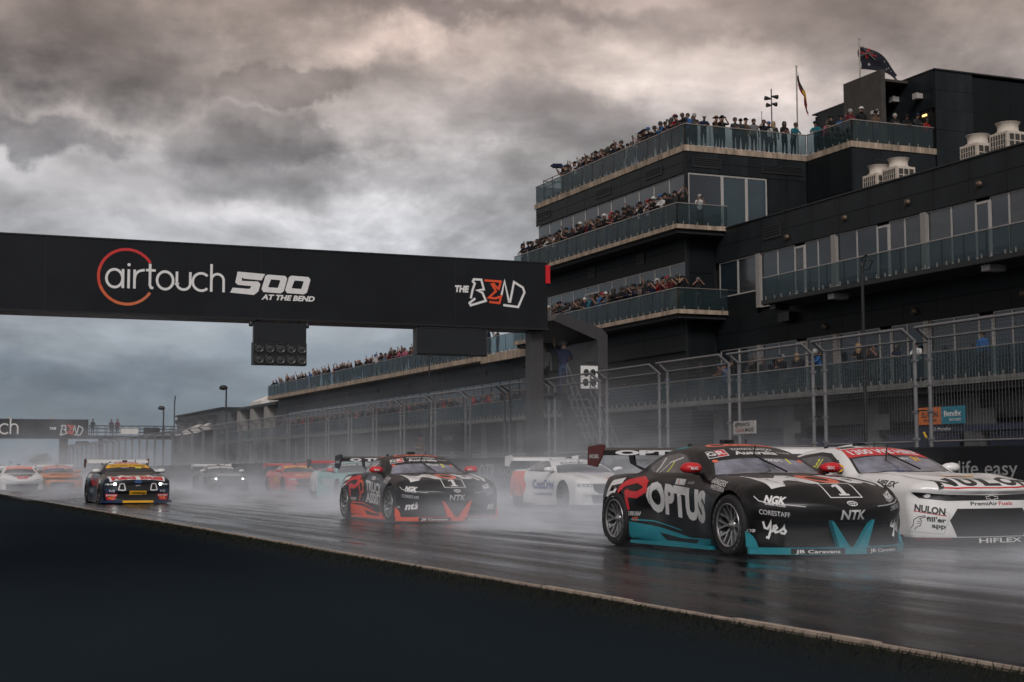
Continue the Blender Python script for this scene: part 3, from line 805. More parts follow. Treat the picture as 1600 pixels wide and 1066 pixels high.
M_SCREEN = mat('blank_screen', (0.008, 0.010, 0.014), 0.4, var=0.2)
M_ORANGE = mat('board_orange', (0.55, 0.14, 0.03), 0.6, var=0.12)
M_TEALB = mat('board_teal', (0.01, 0.19, 0.27), 0.6, var=0.12)

# pit wall with advertising hoardings
pw = thing('pit_wall', 'low black advertising wall along the far side of the track under the wire fence', 'wall', (21.4, 80, 0))
MB().box(21.22, 21.62, 6, 196, 0, 1.40).build('wall', M_CONC, pw)
hb = MB().box(0, .03, .012, 5.988, .03, 1.425).mesh('hoarding', M_HOARD)
for i in range(31):
    linked(hb, 'hoarding', (21.19+random.uniform(-.004, .004), 8.3+i*6, 0), pw)
MB().box(21.19, 21.65, 6, 196, 1.427, 1.45).build('coping', M_DARKM, pw)
U = Vector((0, -1, 0)); V = Vector((0, 0, 1))
sign_text(pw, 'life easy', (21.178, 25.86, .84), U, V, .30, M_PRINTG, .006, width=1.80)
sign_text(pw, 'OTR', (21.178, 53.4, .62), U, V, .60, M_PRINTG, .0, width=1.55)
sign_text(pw, 'RACING', (21.178, 51.4, .8), U, V, .22, M_PRINTG, .0, width=1.9)
sign_text(pw, 'OTR', (21.178, 95.4, .62), U, V, .60, M_PRINTG, .0, width=1.7)

# debris fence: framed wire panels leaning over the track at the top
df = thing('debris_fence', 'tall galvanised wire debris fence of framed panels with tops cranked towards the track', 'fence', (21.35, 80, 0))
PL, PP = 3.57, 3.975
me_rail = MB().bar((0.0, 0, 4.06), (0.0, PL, 4.06), .034, 8).mesh('fence_panel', M_POST)
me_r2 = MB().bar((.34, .06, 3.83), (.34, PL-.06, 3.83), .024, 6).mesh('rail', M_POST); me_r3 = MB().bar((.34, .06, 1.56), (.34, PL-.06, 1.56), .024, 6).mesh('rail', M_POST)
def post_mesh(y):
    b = MB(); b.bar((.34, y, 1.2), (.34, y, 3.83), .045, 8); b.bar((.34, y, 3.81), (.0, y, 4.06), .042, 8)
    for z in (1.6, 2.2, 2.8, 3.35): b.box(.285, .395, y-.058, y+.058, z, z+.05)
    return b.mesh('post', M_POST)
me_p0, me_p1 = post_mesh(.05), post_mesh(PL-.05)
def wire_mesh(step_y, step_z, r):
    b = MB(); y = .12
    while y < PL-.1: b.bar((.345, y, 1.56), (.345, y, 3.83), r, 3, cap=False); b.bar((.345, y, 3.83), (0.0, y, 4.06), r, 3, cap=False); y += step_y
    z = 1.62
    while z < 3.83: b.bar((.345, .06, z), (.345, PL-.06, z), r, 3, cap=False); z += step_z
    for q in (.33, .66): b.bar((.34*(1-q), .06, 3.83+.23*q), (.34*(1-q), PL-.06, 3.83+.23*q), r, 3, cap=False)
    return b.mesh('wire_mesh', M_WIRE)
me_w = wire_mesh(.10, .10, .0042); me_wf = wire_mesh(.20, .20, .006)
me_t1, me_t2, me_t3 = (MB().bar((.34, PL, z), (.34, PP, z), .016).mesh('tie_bar', M_DARKM) for z in (2.95, 2.25, 3.75))
for n in range(-3, 42):
    y = 27.385+PP*n
    p = linked(me_rail, 'fence_panel', (21.0, y, random.uniform(-.012, .012)), df)
    for nm, me in (('post', me_p0), ('post', me_p1), ('rail', me_r2), ('rail', me_r3), ('wire_mesh', me_w if n < 16 else me_wf), ('tie_bar', me_t1), ('tie_bar', me_t2), ('tie_bar', me_t3)):
        c = bpy.data.objects.new(nm, me); COL.objects.link(c); c.parent = p
        if nm == 'wire_mesh': c['kind'] = 'stuff'

D_MUTER = mat('print_dull_red', (.32, .06, .05), .6)
# sign boards on and behind the fence
def board(name, label, cat, O, w, h, m, lines, sub=None, tilt=0, group=None):
    t = thing(name, label, cat, tuple(O)); x, y, z = O
    b = MB(); b.box(x, x+.04, y-w, y, z, z+h); b.build('board', m, t)
    for (s, dx_, dz_, hh, mm, ww) in lines: sign_text(t, s, (x-.006, y-dx_, z+dz_), U, V, hh, mm, .02, width=ww)
    return t
board('sign_board', 'small white printed sign board hung on the fence above the dark car roof', 'sign', (20.96+.33, 35.12, 1.92), 1.08, .34, mat('board_cream', (.42, .40, .38), .6, var=.2),
      [('@PENRITE', .08, .20, .09, M_DARKM, .75), ('CLEAN', .10, .05, .10, D_MUTER, .42), ('MADE', .60, .05, .10, M_DARKM, .40)])
board('advert_board', 'orange advertising board beside the teal one on the garage wall behind the fence', 'sign', (38.5, 49.35, 2.72), 1.38, .68, M_ORANGE, [('SUREN', .2, .28, .2, M_DARKM, 1.0), ('SPARES', .3, .12, .09, M_DARKM, .8)])
board('advert_board', 'teal Bendix advertising board right of the orange one on the garage wall', 'sign', (38.5, 47.95, 2.72), 1.38, .68, M_TEALB, [('Bendix', .18, .30, .22, M_PRINTW, 1.0), ('BRAKES', .5, .12, .08, M_PRINTW, .7)])
t = thing('cable_rack', 'dark blue equipment rail with yellow plug below the orange and teal boards', 'equipment', (38.6, 48, 0))
MB().box(38.6, 38.9, 40, 49.5, 2.42, 2.66).build('rail', M_NAVY, t)
for y in (40.5, 45, 49.2): MB().bar((38.75, y, 0), (38.75, y, 2.42), .04).build('leg', M_DARKM, t)
MB().bar((38.55, 49.1, 2.42), (38.52, 48.9, 2.2), .05).build('plug', M_FYEL, t)
sign_text(t, 'O Penske', (38.59, 48.6, 2.48), U, V, .12, M_PRINTW, .0, width=1.1)
tag(MB().box(21.9, 22.1, 57.2, 60.0, 1.75, 2.9).build('timing_board', M_SCREEN), 'dark timing board marked racing behind the fence left of the gantry post', 'sign')
sign_text(bpy.data.objects['timing_board'], 'RACING', (21.89, 59.2, 2.2), U, V, .2, M_PRINTG, .0, width=1.0)
for i, (x, z, w, tt, yy) in enumerate(((38.9, .75, 1.6, 'AXA', 44.6), (38.9, .55, 1.5, 'RACING', 58.8))):
    sign_text(wk, tt, (40.95, yy, z), U, V, .5, M_PRINTG, .02, width=w)

# ---- main gantry
gy = 46.3
gt = thing('track_gantry', 'big black gantry beam across the track lettered airtouch 500 with a square steel post', 'gantry', (10, 46.9, 0))
b = MB(); b.box(-6, 20.86, gy, gy+1.3, 5.755, 7.95); b.build('beam', M_GTRY, gt)
b = MB(); b.box(-6, 20.9, gy-.02, gy+1.32, 7.955, 8.0); b.box(-6, 20.9, gy-.02, gy+1.32, 5.69, 5.75)
for x in (-2, 4.5, 11, 17.5): b.box(x, x+.02, gy-.005, gy-.001, 5.757, 7.948)
b.build('beam_edging', M_DARKM, gt)
b = MB(); b.box(20.42, 20.87, gy+.4, gy+.9, 0, 5.69); b.box(20.3, 21.0, gy+.3, gy+1.0, 0, .05); b.build('post', M_GSTEEL, gt)
b = MB(); b.box(-5.6, -5.1, gy+.4, gy+.9, 0, 5.69); b.build('post', M_GSTEEL, gt)
b = MB(); b.box(20.78, 20.94, gy-.04, gy+.5, 7.28, 7.90); b.build('red_marker', M_RED, gt)
GU, GV = Vector((1, 0, 0)), Vector((0, 0, 1))
def on_gantry(parent, shape, x0, z0, k, m, y, name='lettering'):
    b = MB()                                              # each stroke a hair further out, so crossings never share a plane
    for i, sh in enumerate(shape if isinstance(shape, list) else [shape]):
        vs, fs = flat(sh, (x0, y-.0016*i, z0), GU, GV, k); b.add(vs, fs)
    return b.build(name, m, parent)
def join(shapes):
    V2, F2 = [], []
    for vs, fs in shapes:
        b0 = len(V2); V2 += list(vs); F2 += [tuple(b0+i for i in f) for f in fs]
    return V2, F2
def airtouch():
    w = .078; S_ = []
    def stroke(p, closed=False): S_.append(ribbon(p, w, closed)); 
    def X(c): return (c-110)*.00435
    def dot(x, z, r): S_.append((arc(x, z, r, r, 0, 360, 12)[:-1], [tuple(range(12))]))
    xh = .58
    def ring(x0, x1): stroke(arc((x0+x1)/2, xh/2, (x1-x0)/2-w/2, xh/2-w/2+.02, 0, 360, 26)[:-1], True)
    ring(X(110), X(238)); stroke([(X(231), .0), (X(231), xh)])
    stroke([(X(270), 0), (X(270), xh)]); dot(X(271), xh+.14, .05)
    stroke([(X(310), 0), (X(310), xh)]); stroke([(X(310), xh-.26), (X(318), xh-.14), (X(334), xh-.055), (X(356), xh-.02), (X(380), xh)])
    stroke([(X(416), xh+.2), (X(416), .12), (X(424), .05), (X(440), .035)]); stroke([(X(388), xh), (X(455), xh)])
    ring(X(456), X(586)); 
    stroke([(X(603), xh), (X(603), .22)]+arc((X(603)+X(697))/2, .22, (X(697)-X(603))/2, .19, 180, 360, 10)+[(X(697), xh)])
    stroke(arc(X(775), xh/2, .265, xh/2-.02, 45, 315, 20))
    stroke([(X(846), 0), (X(846), .86)]); stroke([(X(846), .3)]+arc((X(846)+X(934))/2, .36, (X(934)-X(846))/2, .20, 180, 0, 10)+[(X(934), 0)])
    return S_
def five_hundred():
    S_ = []
    def P(cx, cy): return ((cx-975)*.00436, (398-cy)*.00436)
    w = .155
    S_.append(([P(*q) for q in ((1030, 235), (1230, 243), (1205, 290), (1075, 284), (1060, 272), (1015, 320))], [(0, 1, 2, 3, 4, 5)]))
    S_.append(([P(*q) for q in ((1030, 235), (1062, 272), (1062, 300), (1180, 300), (1196, 318), (1182, 372), (1150, 398), (978, 388), (996, 352), (1118, 356), (1132, 335), (1032, 330), (1015, 312))], [(0, 1, 2, 12), (2, 3, 11, 12), (3, 4, 10, 11), (4, 5, 9, 10), (5, 6, 7, 8, 9)]))
    for o_ in (0, 173):
        out = [P(*q) for q in ((1232+o_, 258), (1250+o_, 246), (1378+o_, 250), (1393+o_, 268), (1368+o_, 362), (1346+o_, 378), (1218+o_, 374), (1205+o_, 352))]
        inn = [P(*q) for q in ((1272+o_, 284), (1276+o_, 280), (1338+o_, 282), (1342+o_, 286), (1326+o_, 336), (1320+o_, 340), (1256+o_, 338), (1254+o_, 334))]
        S_.append((out+inn, [(i, (i+1) % 8, 8+(i+1) % 8, 8+i) for i in range(8)]))
    return S_
def bend_logo():
    def P(c): return ((c[0]-195)*.002593, (605-c[1])*.00248)
    B = ribbon([P(c) for c in ((400, 515), (425, 400), (455, 312), (428, 285), (442, 256), (545, 256), (580, 388), (490, 402), (560, 430), (607, 538), (400, 608), (382, 578), (462, 512))], .075)
    E = ribbon([P(c) for c in ((590, 263), (815, 268), (788, 370), (770, 362), (718, 306), (692, 312), (748, 402), (648, 494), (742, 500), (820, 468), (796, 560), (655, 552))], .075)
    ND = ribbon([P(c) for c in ((825, 450), (868, 262), (928, 535), (946, 535), (1000, 266), (1125, 336), (1148, 400), (1058, 604), (850, 586))], .075)
    return [B, ND], E
AT = airtouch(); FH = five_hundred(); BL, BE = bend_logo()
on_gantry(gt, AT, 6.24, 6.50, 1.0, M_PRINTW, gy-.010, 'lettering_airtouch')
# the open ring, red at the top shading to orange: flat print in stepped colours
ring_cols = [(0.62, 0.03, 0.03), (0.62, 0.03, 0.035), (0.62, 0.035, 0.03), (0.64, 0.06, 0.03), (0.66, 0.12, 0.04), (0.68, 0.16, 0.05), (0.62, 0.16, 0.07)]
ang0, ang1 = 33, 327
for i, c in enumerate(ring_cols):
    a0 = ang0+(ang1-ang0)*i/7; a1 = ang0+(ang1-ang0)*(i+1)/7
    rb = ribbon(arc(6.88, 6.85, .835, .835, a0, a1, 9), .085)
    MB().add([(x, gy-.010, z) for x, z in rb[0]], rb[1]).build('logo_ring', mat('ring_print_%s' % 'abcdefg'[i], c, .5, var=.04), gt)
on_gantry(gt, FH, 10.02, 6.46, 1.0, M_PRINTW, gy-.010, 'lettering_number')
sign_text(gt, 'AT THE BEND', (11.02, gy-.010, 6.335), GU, GV, .155, M_PRINTW, .045, .25, width=1.72)
sign_text(gt, 'THE', (17.50, gy-.010, 6.86), GU, GV, .2, M_PRINTW, .06, .15, width=.5)
on_gantry(gt, BL, 17.53, 6.43, 1.0, M_PRINTW, gy-.012, 'lettering_bend'); on_gantry(gt, BE, 17.53, 6.43, 1.0, M_PRINTR, gy-.010, 'lettering_bend')
# start lights hanging below
sl = thing('start_light_panel', 'start light panel with two rows of unlit lamps hanging under the gantry', 'traffic light', (11.64, gy, 5.69))
b = MB(); b.box(10.80, 12.48, gy, gy+.18, 4.99, 5.60); b.build('blank_screen', M_SCREEN, sl)
b = MB(); b.box(10.79, 12.49, gy-.02, gy+.3, 4.28, 4.985); b.build('housing', M_DARKM, sl)
b = MB(); b.box(10.95, 11.02, gy+.2, gy+.28, 5.5, 5.69); b.box(12.26, 12.33, gy+.2, gy+.28, 5.5, 5.69); b.box(10.8, 12.48, gy+.1, gy+.2, 5.61, 5.66)
for x in (10.72, 12.53): b.lathe([(0, -.09), (.06, -.07), (.07, .07), (0, .09)], (x, gy+.1, 5.56), 8)
b.build('hanger', M_GSTEEL, sl)
lens = MB(); lens.lathe([(0, -.035), (.07, -.03), (.115, -.005), (.13, -.02), (.15, -.05), (.155, 0)], (0, 0, 0), 20, 'y')
lme = lens.mesh('lamp', M_LAMPGLASS)
for r_ in range(2):
    for c_ in range(5): linked(lme, 'lamp', (10.79+.17+c_*.34, gy-.022, 4.28+.18+r_*.345), sl)
sc = thing('gantry_screen', 'blank black display screen hanging under the gantry beside the post', 'screen', (17.4, gy, 5.69))
MB().box(16.18, 18.61, gy, gy+.2, 4.78, 5.60).build('screen', M_SCREEN, sc)
b = MB(); b.box(16.15, 18.64, gy+.05, gy+.28, 4.74, 4.775); b.box(16.14, 16.175, gy-.01, gy+.28, 4.74, 5.62); b.box(18.615, 18.65, gy-.01, gy+.28, 4.74, 5.62); b.box(16.3, 18.5, gy+.05, gy+.2, 5.62, 5.68); b.build('screen_frame', M_GSTEEL, sc)

# ---- starter's stand by the post: cranked canopy, platform, stairs, board
st = thing('starter_stand', 'grey cranked starter canopy and platform on the pit wall beside the gantry post', 'stand', (22.3, 47.5, 0))
b = MB(); outl = [(21.40, 6.33), (22.95, 5.82), (23.16, 5.62), (23.16, 1.5), (22.78, 1.5), (22.78, 5.42), (21.10, 6.05)]
b.prism(outl, 'y', 46.4, 49.4); b.build('canopy', M_GSTEEL, st)
b = MB(); b.box(21.2, 23.1, 46.6, 49.4, 3.50, 3.6)
for x, y in ((21.7, 46.7), (21.7, 49.3), (23, 49.3)): b.bar((x, y, 0), (x, y, 3.5), .05)
b.build('platform', M_DARKM, st)
b = MB()
for x in (21.75, 22.45):
    for z in (0, .5, 1.0): b.bar((x, 46.7, 3.6+z), (x+.02, 43.9, .4+z), .024)
    for k in range(7): b.bar((x, 46.7-k*.4, 3.6-k*.457), (x, 46.7-k*.4, 4.6-k*.457), .02)
for k in range(11): b.box(21.75, 22.45, 46.55-k*.26, 46.78-k*.26, 3.36-k*.295, 3.40-k*.295)
b.build('stairs', mat('stair_steel', (.11, .11, .115), .5, metal=.2), st)
b = MB()
for z in (.55, 1.05): b.bar((22.75, 46.6, 3.6+z), (22.4, 46.6, 3.6+z), .02); b.bar((21.2, 49.3, 3.6+z), (23.1, 49.3, 3.6+z), .02)
b.build('guard_rail', M_DARKM, st)
bd = thing('signal_board', 'white signal board with four dark round shapes beside the starter stand', 'sign', (22.4, 46.3, 3.7))
MB().box(22.10, 22.74, 46.32, 46.36, 3.74, 4.52).build('board', M_PRINTW, bd)
for x, z in ((22.3, 4.28), (22.55, 4.28), (22.27, 3.95), (22.57, 3.95)):
    MB().add([(x+.11*math.cos(a), 46.31, z+.13*math.sin(a)) for a in [i*math.pi/7 for i in range(14)]], [tuple(range(14))]).build('round_mark', M_DARKM, bd)

# ---- second gantry with footbridge, far away
Y2 = 180.0
g2 = thing('far_gantry', 'second smaller black gantry in the distance over the leftmost cars', 'gantry', (10, Y2, 0))
MB().box(-8, 22.72, Y2, Y2+1.4, 4.82, 6.92).build('beam', M_GTRY, g2)
MB().box(-8, 22.75, Y2-.03, Y2+1.43, 6.925, 6.99).box(-8, 22.75, Y2-.03, Y2+1.43, 4.74, 4.815).build('beam_edging', M_GSTEEL, g2)
for x in (19.6, -7): MB().box(x, x+.9, Y2+.3, Y2+1.1, 0, 4.73).build('post', M_GSTEEL, g2)
ab = AT; on_gantry(g2, AT, 14.95-.0036*1000*2.05, 5.25, 2.05, M_PRINTW, Y2-.03, 'lettering_airtouch')
on_gantry(g2, BL, 18.95, 5.17, 1.28, M_PRINTW, Y2-.04, 'lettering_bend'); on_gantry(g2, BE, 18.95, 5.17, 1.28, M_PRINTR, Y2-.03, 'lettering_bend')
sign_text(g2, 'THE', (18.4, Y2-.03, 5.8), GU, GV, .26, M_PRINTW, .05, .15, width=.75)
for x in (13.8, 18.5): MB().box(x, x+.3, Y2+.5, Y2+.8, 6.99, 7.25).build('camera_box', M_FRAME, g2)
br = thing('footbridge', 'far dark footbridge with railings joining the second gantry to the pit building', 'bridge', (27, Y2, 0))
MB().box(22.8, 33.5, Y2, Y2+1.6, 4.75, 5.15).box(21.5, 22.79, Y2, Y2+1.6, 4.1, 4.5).build('bridge_deck', M_DARKM, br)
b = MB()
for y in (Y2+.05, Y2+1.55):
    for z in (5.55, 5.95, 6.3): b.bar((22.8, y, z), (33.5, y, z), .035)
    for i in range(12): b.bar((22.9+i*.95, y, 5.15), (22.9+i*.95, y, 6.3), .035)
b.build('bridge_railing', M_DARKM, br)
for x in (24, 32.5): MB().box(x, x+.5, Y2+.5, Y2+1, 0, 4.75).build('bridge_pier', M_GSTEEL, br)
MB().box(26.4, 28.4, Y2-.05, Y2, 5.35, 5.95).build('banner', M_CANVAS, br)
MB().box(29.0, 30.9, Y2-.05, Y2, 5.3, 6.1).build('screen_board', M_SCREEN, br)

# ---- light poles
def pole(name, label, x, y, z0, z1, head, r=.05, group=None, cat='lamp post'):
    t = thing(name, label, cat, (x, y, z0), 0, group)
    b = MB(); b.bar((x, y, z0), (x, y, z1), r, 8, r1=r*.75); b.build('pole', M_DARKM, t)
    b = MB()
    if head == 'cage':
        c = Vector((x-.02, y-.22, z1+.05)); k = .22
        pts = [c+Vector((0, -k*1.3, .02)), c+Vector((0, 0, k)), c+Vector((0, k*1.2, .1)), c+Vector((0, .15, -k*.8)), c+Vector((0, -.1, -k*.8))]
        b.path(pts+[pts[0]], .018); b.path([pts[0], pts[2]], .012); b.path([pts[1], pts[4]], .012); b.path([pts[1], pts[3]], .012)
        b.bar(pts[2], (x, y, z1-.1), .025); b.lathe([(0, -.1), (.05, -.08), (.05, .08), (0, .1)], (x, y, z1), 8)
    else:
        b.lathe([(0, .3), (.28, .24), (.42, .05), (.36, -.12), (0, -.2)], (x-.15, y+.55, z1+.1), 10); b.bar((x, y, z1), (x-.1, y+.5, z1+.1), .06)
    b.build('lamp_head', M_DARKM, t)
pole('light_pole', 'slim black pole with a wire cage head standing in front of the right balconies', 24, 32.95, 0, 6.35, 'cage')
pole('light_pole', 'slim black pole behind the fence between the start lights and the blank screen', 24, 66.9, 0, 6.2, 'cage')
pole('lamp_post', 'far lamp post at the right end of the distant footbridge', 30, 172.5, 0, 8.0, 'round', .11, 'far lamp posts')
pole('lamp_post', 'far lamp post in front of the low slate building with columns', 30, 139.5, 0, 8.6, 'round', .10, 'far lamp posts')
t = thing('whip_aerial', 'bent thin aerial standing at the left end of the low slate building', 'aerial', (38, 210, 0)); MB().path([(38, 210, 0), (38, 210, 10.3), (38.1, 210, 11.4)], .08).build('pole', M_DARKM, t)

# ================================================================== PEOPLE
M_SKIN = [mat('skin_fair', (0.25, 0.135, 0.095), 0.55, var=0.08), mat('skin_tan', (0.18, 0.095, 0.062), 0.55, var=0.08), mat('skin_dark', (0.10, 0.055, 0.04), 0.55, var=0.08)]
CLOTH = {'black': (.012, .012, .014), 'charcoal': (.030, .031, .034), 'navy': (.012, .017, .04), 'red': (.30, .018, .022), 'white': (.52, .51, .50),
         'grey': (.13, .13, .135), 'blue': (.03, .10, .26), 'teal': (.02, .13, .17), 'pink': (.38, .10, .16), 'brown': (.10, .06, .04), 'orange': (.48, .12, .03),
         'yellow': (.42, .36, .05), 'denim': (.035, .055, .10), 'khaki': (.13, .11, .075), 'maroon': (.09, .012, .02)}
def cm(c): return mat('cloth_'+c, CLOTH[c], 0.85, var=0.15, scale=14, spec=.2)
M_HAIR = {'dark': mat('hair_dark', (.012, .009, .007), .6), 'brown': mat('hair_brown', (.05, .028, .015), .6), 'fair': mat('hair_fair', (.25, .17, .09), .6), 'grey': mat('hair_grey', (.28, .27, .26), .6)}
M_SHOE = mat('shoe_dark', (.02, .02, .02), .6)

def body_mesh(pose):
    """one continuous skinned figure, facing -Y, standing at z=0, 1.76 m; materials: 0 skin 1 top 2 legs 3 shoes"""
    P = dict(lean=0.0, la=((-.23, -.03, 1.16), (-.25, -.06, .90)), ra=((.23, -.03, 1.16), (.25, -.06, .90)), short=True, hl=0.0)
    P.update(pose)
    L = P['lean']
    def T(x, y, z):                                     # lean the upper body forward from the hips
        if z < .95: return (x, y, z)
        return (x, y-L*(z-.95), z-.25*L*(z-.95))
    J = {'pel': ((0, 0, .95), .135), 'sp': (T(0, .01, 1.12), .125), 'ch': (T(0, .005, 1.32), .145), 'nk': (T(0, 0, 1.47), .058), 'hd0': (T(0, -.02, 1.57), .078), 'hd1': (T(0, -.025, 1.66), .098), 'hd2': (T(0, -.01, 1.735), .062)}
    E = [('pel', 'sp'), ('sp', 'ch'), ('ch', 'nk'), ('nk', 'hd0'), ('hd0', 'hd1'), ('hd1', 'hd2')]
    J['nose'] = (T(0, -.115, 1.635), .014); E.append(('hd1', 'nose'))
    sp = P.get('stance', .10)
    for s, sg in (('l', -1), ('r', 1)):
        J['hip'+s] = ((sg*.09, 0, .90), .105); J['kn'+s] = ((sg*sp, -.02, .50), .065); J['an'+s] = ((sg*(sp+.01), .02, .09), .042); J['to'+s] = ((sg*(sp+.04), -.14, .035), .036)
        E += [('pel', 'hip'+s), ('hip'+s, 'kn'+s), ('kn'+s, 'an'+s), ('an'+s, 'to'+s)]
        el, ha = P['la'] if s == 'l' else P['ra']
        J['sh'+s] = (T(sg*.19, 0, 1.41), .072); J['el'+s] = (T(*el), .047); J['wr'+s] = (T(*ha), .034)
        d = (Vector(ha)-Vector(el)).normalized()*.09; J['fi'+s] = (T(*(Vector(ha)+d)), .036)
        th = Vector(ha)+d*.5+Vector((-sg*.05, -.01, .015)); J['th'+s] = (T(*th), .015)
        E += [('ch', 'sh'+s), ('sh'+s, 'el'+s), ('el'+s, 'wr'+s), ('wr'+s, 'fi'+s), ('wr'+s, 'th'+s)]
    names = list(J); idx = {n: i for i, n in enumerate(names)}
    me = bpy.data.meshes.new('p'); me.from_pydata([J[n][0] for n in names], [(idx[a], idx[b]) for a, b in E], [])
    ob = bpy.data.objects.new('p', me); COL.objects.link(ob)
    md = ob.modifiers.new('s', 'SKIN'); md.use_smooth_shade = True
    sv = me.skin_vertices[0].data
    for n in names:
        r = J[n][1]; sv[idx[n]].radius = (r*(1.25 if n in ('ch', 'pel', 'sp') else 1), r*(.82 if n in ('ch', 'pel', 'sp') else 1)); sv[idx[n]].use_root = (n == 'pel')
    m2 = ob.modifiers.new('u', 'SUBSURF'); m2.levels = 1; m2.render_levels = 1
    dg = bpy.context.evaluated_depsgraph_get(); dg.update()
    out = bpy.data.meshes.new_from_object(ob.evaluated_get(dg))
    bpy.data.objects.remove(ob)
    segs = []
    for a, b in E:
        if a in ('nk', 'hd0', 'hd1') or b == 'nk': k = 0 if a != 'ch' else 1
        elif b[:2] in ('wr',): k = 0 if P['short'] else 1
        elif b[:2] in ('fi', 'th'): k = 0
        elif b[:2] in ('kn', 'hi'): k = 2
        elif b[:2] == 'an': k = 2 if not P.get('shorts') else 0
        elif b[:2] == 'to': k = 3
        else: k = 1
        segs.append((np.array(J[a][0]), np.array(J[b][0]), (J[a][1]+J[b][1])/2, k))
    C = np.array([p.center[:] for p in out.polygons]); best = np.full(len(C), 9.0); mi = np.zeros(len(C), int)
    for a, b, r, k in segs:
        d = b-a; t = np.clip(((C-a)@d)/(d@d), 0, 1); q = np.linalg.norm(C-(a+t[:, None]*d), axis=1)-r*.8
        w = q < best; best[w] = q[w]; mi[w] = k
    zc = C[:, 2]; mi[(mi == 1) & (zc < .97) & (np.abs(C[:, 0]) < .2)] = 2
    out.materials.clear()
    for m in (M_SKIN[0], cm('black'), cm('denim'), M_SHOE): out.materials.append(m)
    out.polygons.foreach_set('material_index', mi.astype(np.int32)); out.polygons.foreach_set('use_smooth', [True]*len(out.polygons))
    out.name = 'person'; hd = J['hd1'][0]
    return out, hd, {'l': J['fil'][0], 'r': J['fir'][0]}
POSES = {
 'leaning on the rail': dict(lean=.30, la=((-.27, -.16, 1.22), (-.10, -.40, 1.17)), ra=((.27, -.16, 1.22), (.10, -.40, 1.17)), short=False),
 'standing upright': dict(short=False),
 'standing with arms folded': dict(la=((-.26, -.06, 1.15), (.06, -.23, 1.20)), ra=((.26, -.06, 1.15), (-.06, -.25, 1.24))),
 'holding up a phone': dict(la=((-.26, -.16, 1.22), (-.08, -.34, 1.50)), ra=((.26, -.16, 1.22), (.08, -.34, 1.50)), phone='both'),
 'filming overhead with both arms': dict(la=((-.34, -.08, 1.62), (-.10, -.18, 1.94)), ra=((.34, -.08, 1.62), (.10, -.18, 1.94)), phone='top'),
 'raising one arm': dict(lean=.15, la=((-.28, -.10, 1.20), (-.14, -.32, 1.16)), ra=((.30, -.06, 1.58), (.34, -.14, 1.90))),
 'shading the eyes': dict(la=((-.34, -.14, 1.36), (-.10, -.20, 1.60)), ra=((.34, -.14, 1.36), (.10, -.20, 1.60))),
 'hand on hip': dict(la=((-.36, .04, 1.16), (-.20, -.02, 1.00)), ra=((.23, -.03, 1.16), (.25, -.10, .92)), shorts=True),
}
BODY = {k: body_mesh(v) for k, v in POSES.items()}
def hair_mesh(kind, hd):
    b = MB(); x, y, z = hd
    if kind in ('cap', 'beanie'):
        b.lathe([(.116, .0), (.118, .03), (.105, .085), (.06, .125), (0, .138)], (x, y+.012, z+.02), 12)
        if kind == 'cap': b.add([(x-.085, y-.085, z+.028), (x+.085, y-.085, z+.028), (x+.06, y-.205, z+.012), (x-.06, y-.205, z+.012), (x-.085, y-.085, z+.04), (x+.085, y-.085, z+.04), (x+.06, y-.205, z+.022), (x-.06, y-.205, z+.022)],
                          [(0, 1, 2, 3), (7, 6, 5, 4), (0, 4, 5, 1), (1, 5, 6, 2), (2, 6, 7, 3), (3, 7, 4, 0)])
    elif kind == 'hat':
        b.lathe([(.21, .035), (.21, .045), (.122, .05), (.115, .10), (.07, .15), (0, .155), (0, .14), (.10, .04)], (x, y+.01, z+.015), 14)
    elif kind == 'long':
        b.lathe([(.075, -.30), (.112, -.20), (.120, -.05), (.118, .04), (.095, .10), (.05, .128), (0, .135)], (x, y+.032, z), 12)
    else:
        b.lathe([(.105, -.06), (.116, .0), (.114, .045), (.095, .095), (.05, .125), (0, .132)], (x, y+.022, z+.012), 12)
    return b.mesh({'cap': 'cap', 'beanie': 'beanie', 'hat': 'hat'}.get(kind, 'hair'), M_HAIR['dark'])
HAIR = {}
M_PHONE = mat('phone_black', (.01, .01, .012), .2)
phone_me = MB().box(-.075, .075, -.006, .006, -.04, .04).mesh('phone', M_PHONE)
NPEOPLE = [0]
USED = set()
def make_label(top, head, headcol, pose, extra, where):
    hn = {'cap': '%s cap' % headcol, 'beanie': '%s beanie' % headcol, 'hat': 'wide %s hat' % headcol, 'long': 'long %s hair' % (headcol or 'dark'), 'short': 'short %s hair' % (headcol or 'dark')}[head]
    for t in ('person in %s top and %s %s%s %s' % (top, hn, pose, extra, where), 'person in %s, %s,%s %s' % (top, hn, extra, where), 'person in %s, %s,%s %s' % (top, hn.replace(' hair', ''), extra.replace(' in the second row', ' second row'), where)):
        w = t.replace(' ,', ',').split()
        if len(w) <= 16: break
    return ' '.join(w[:16])
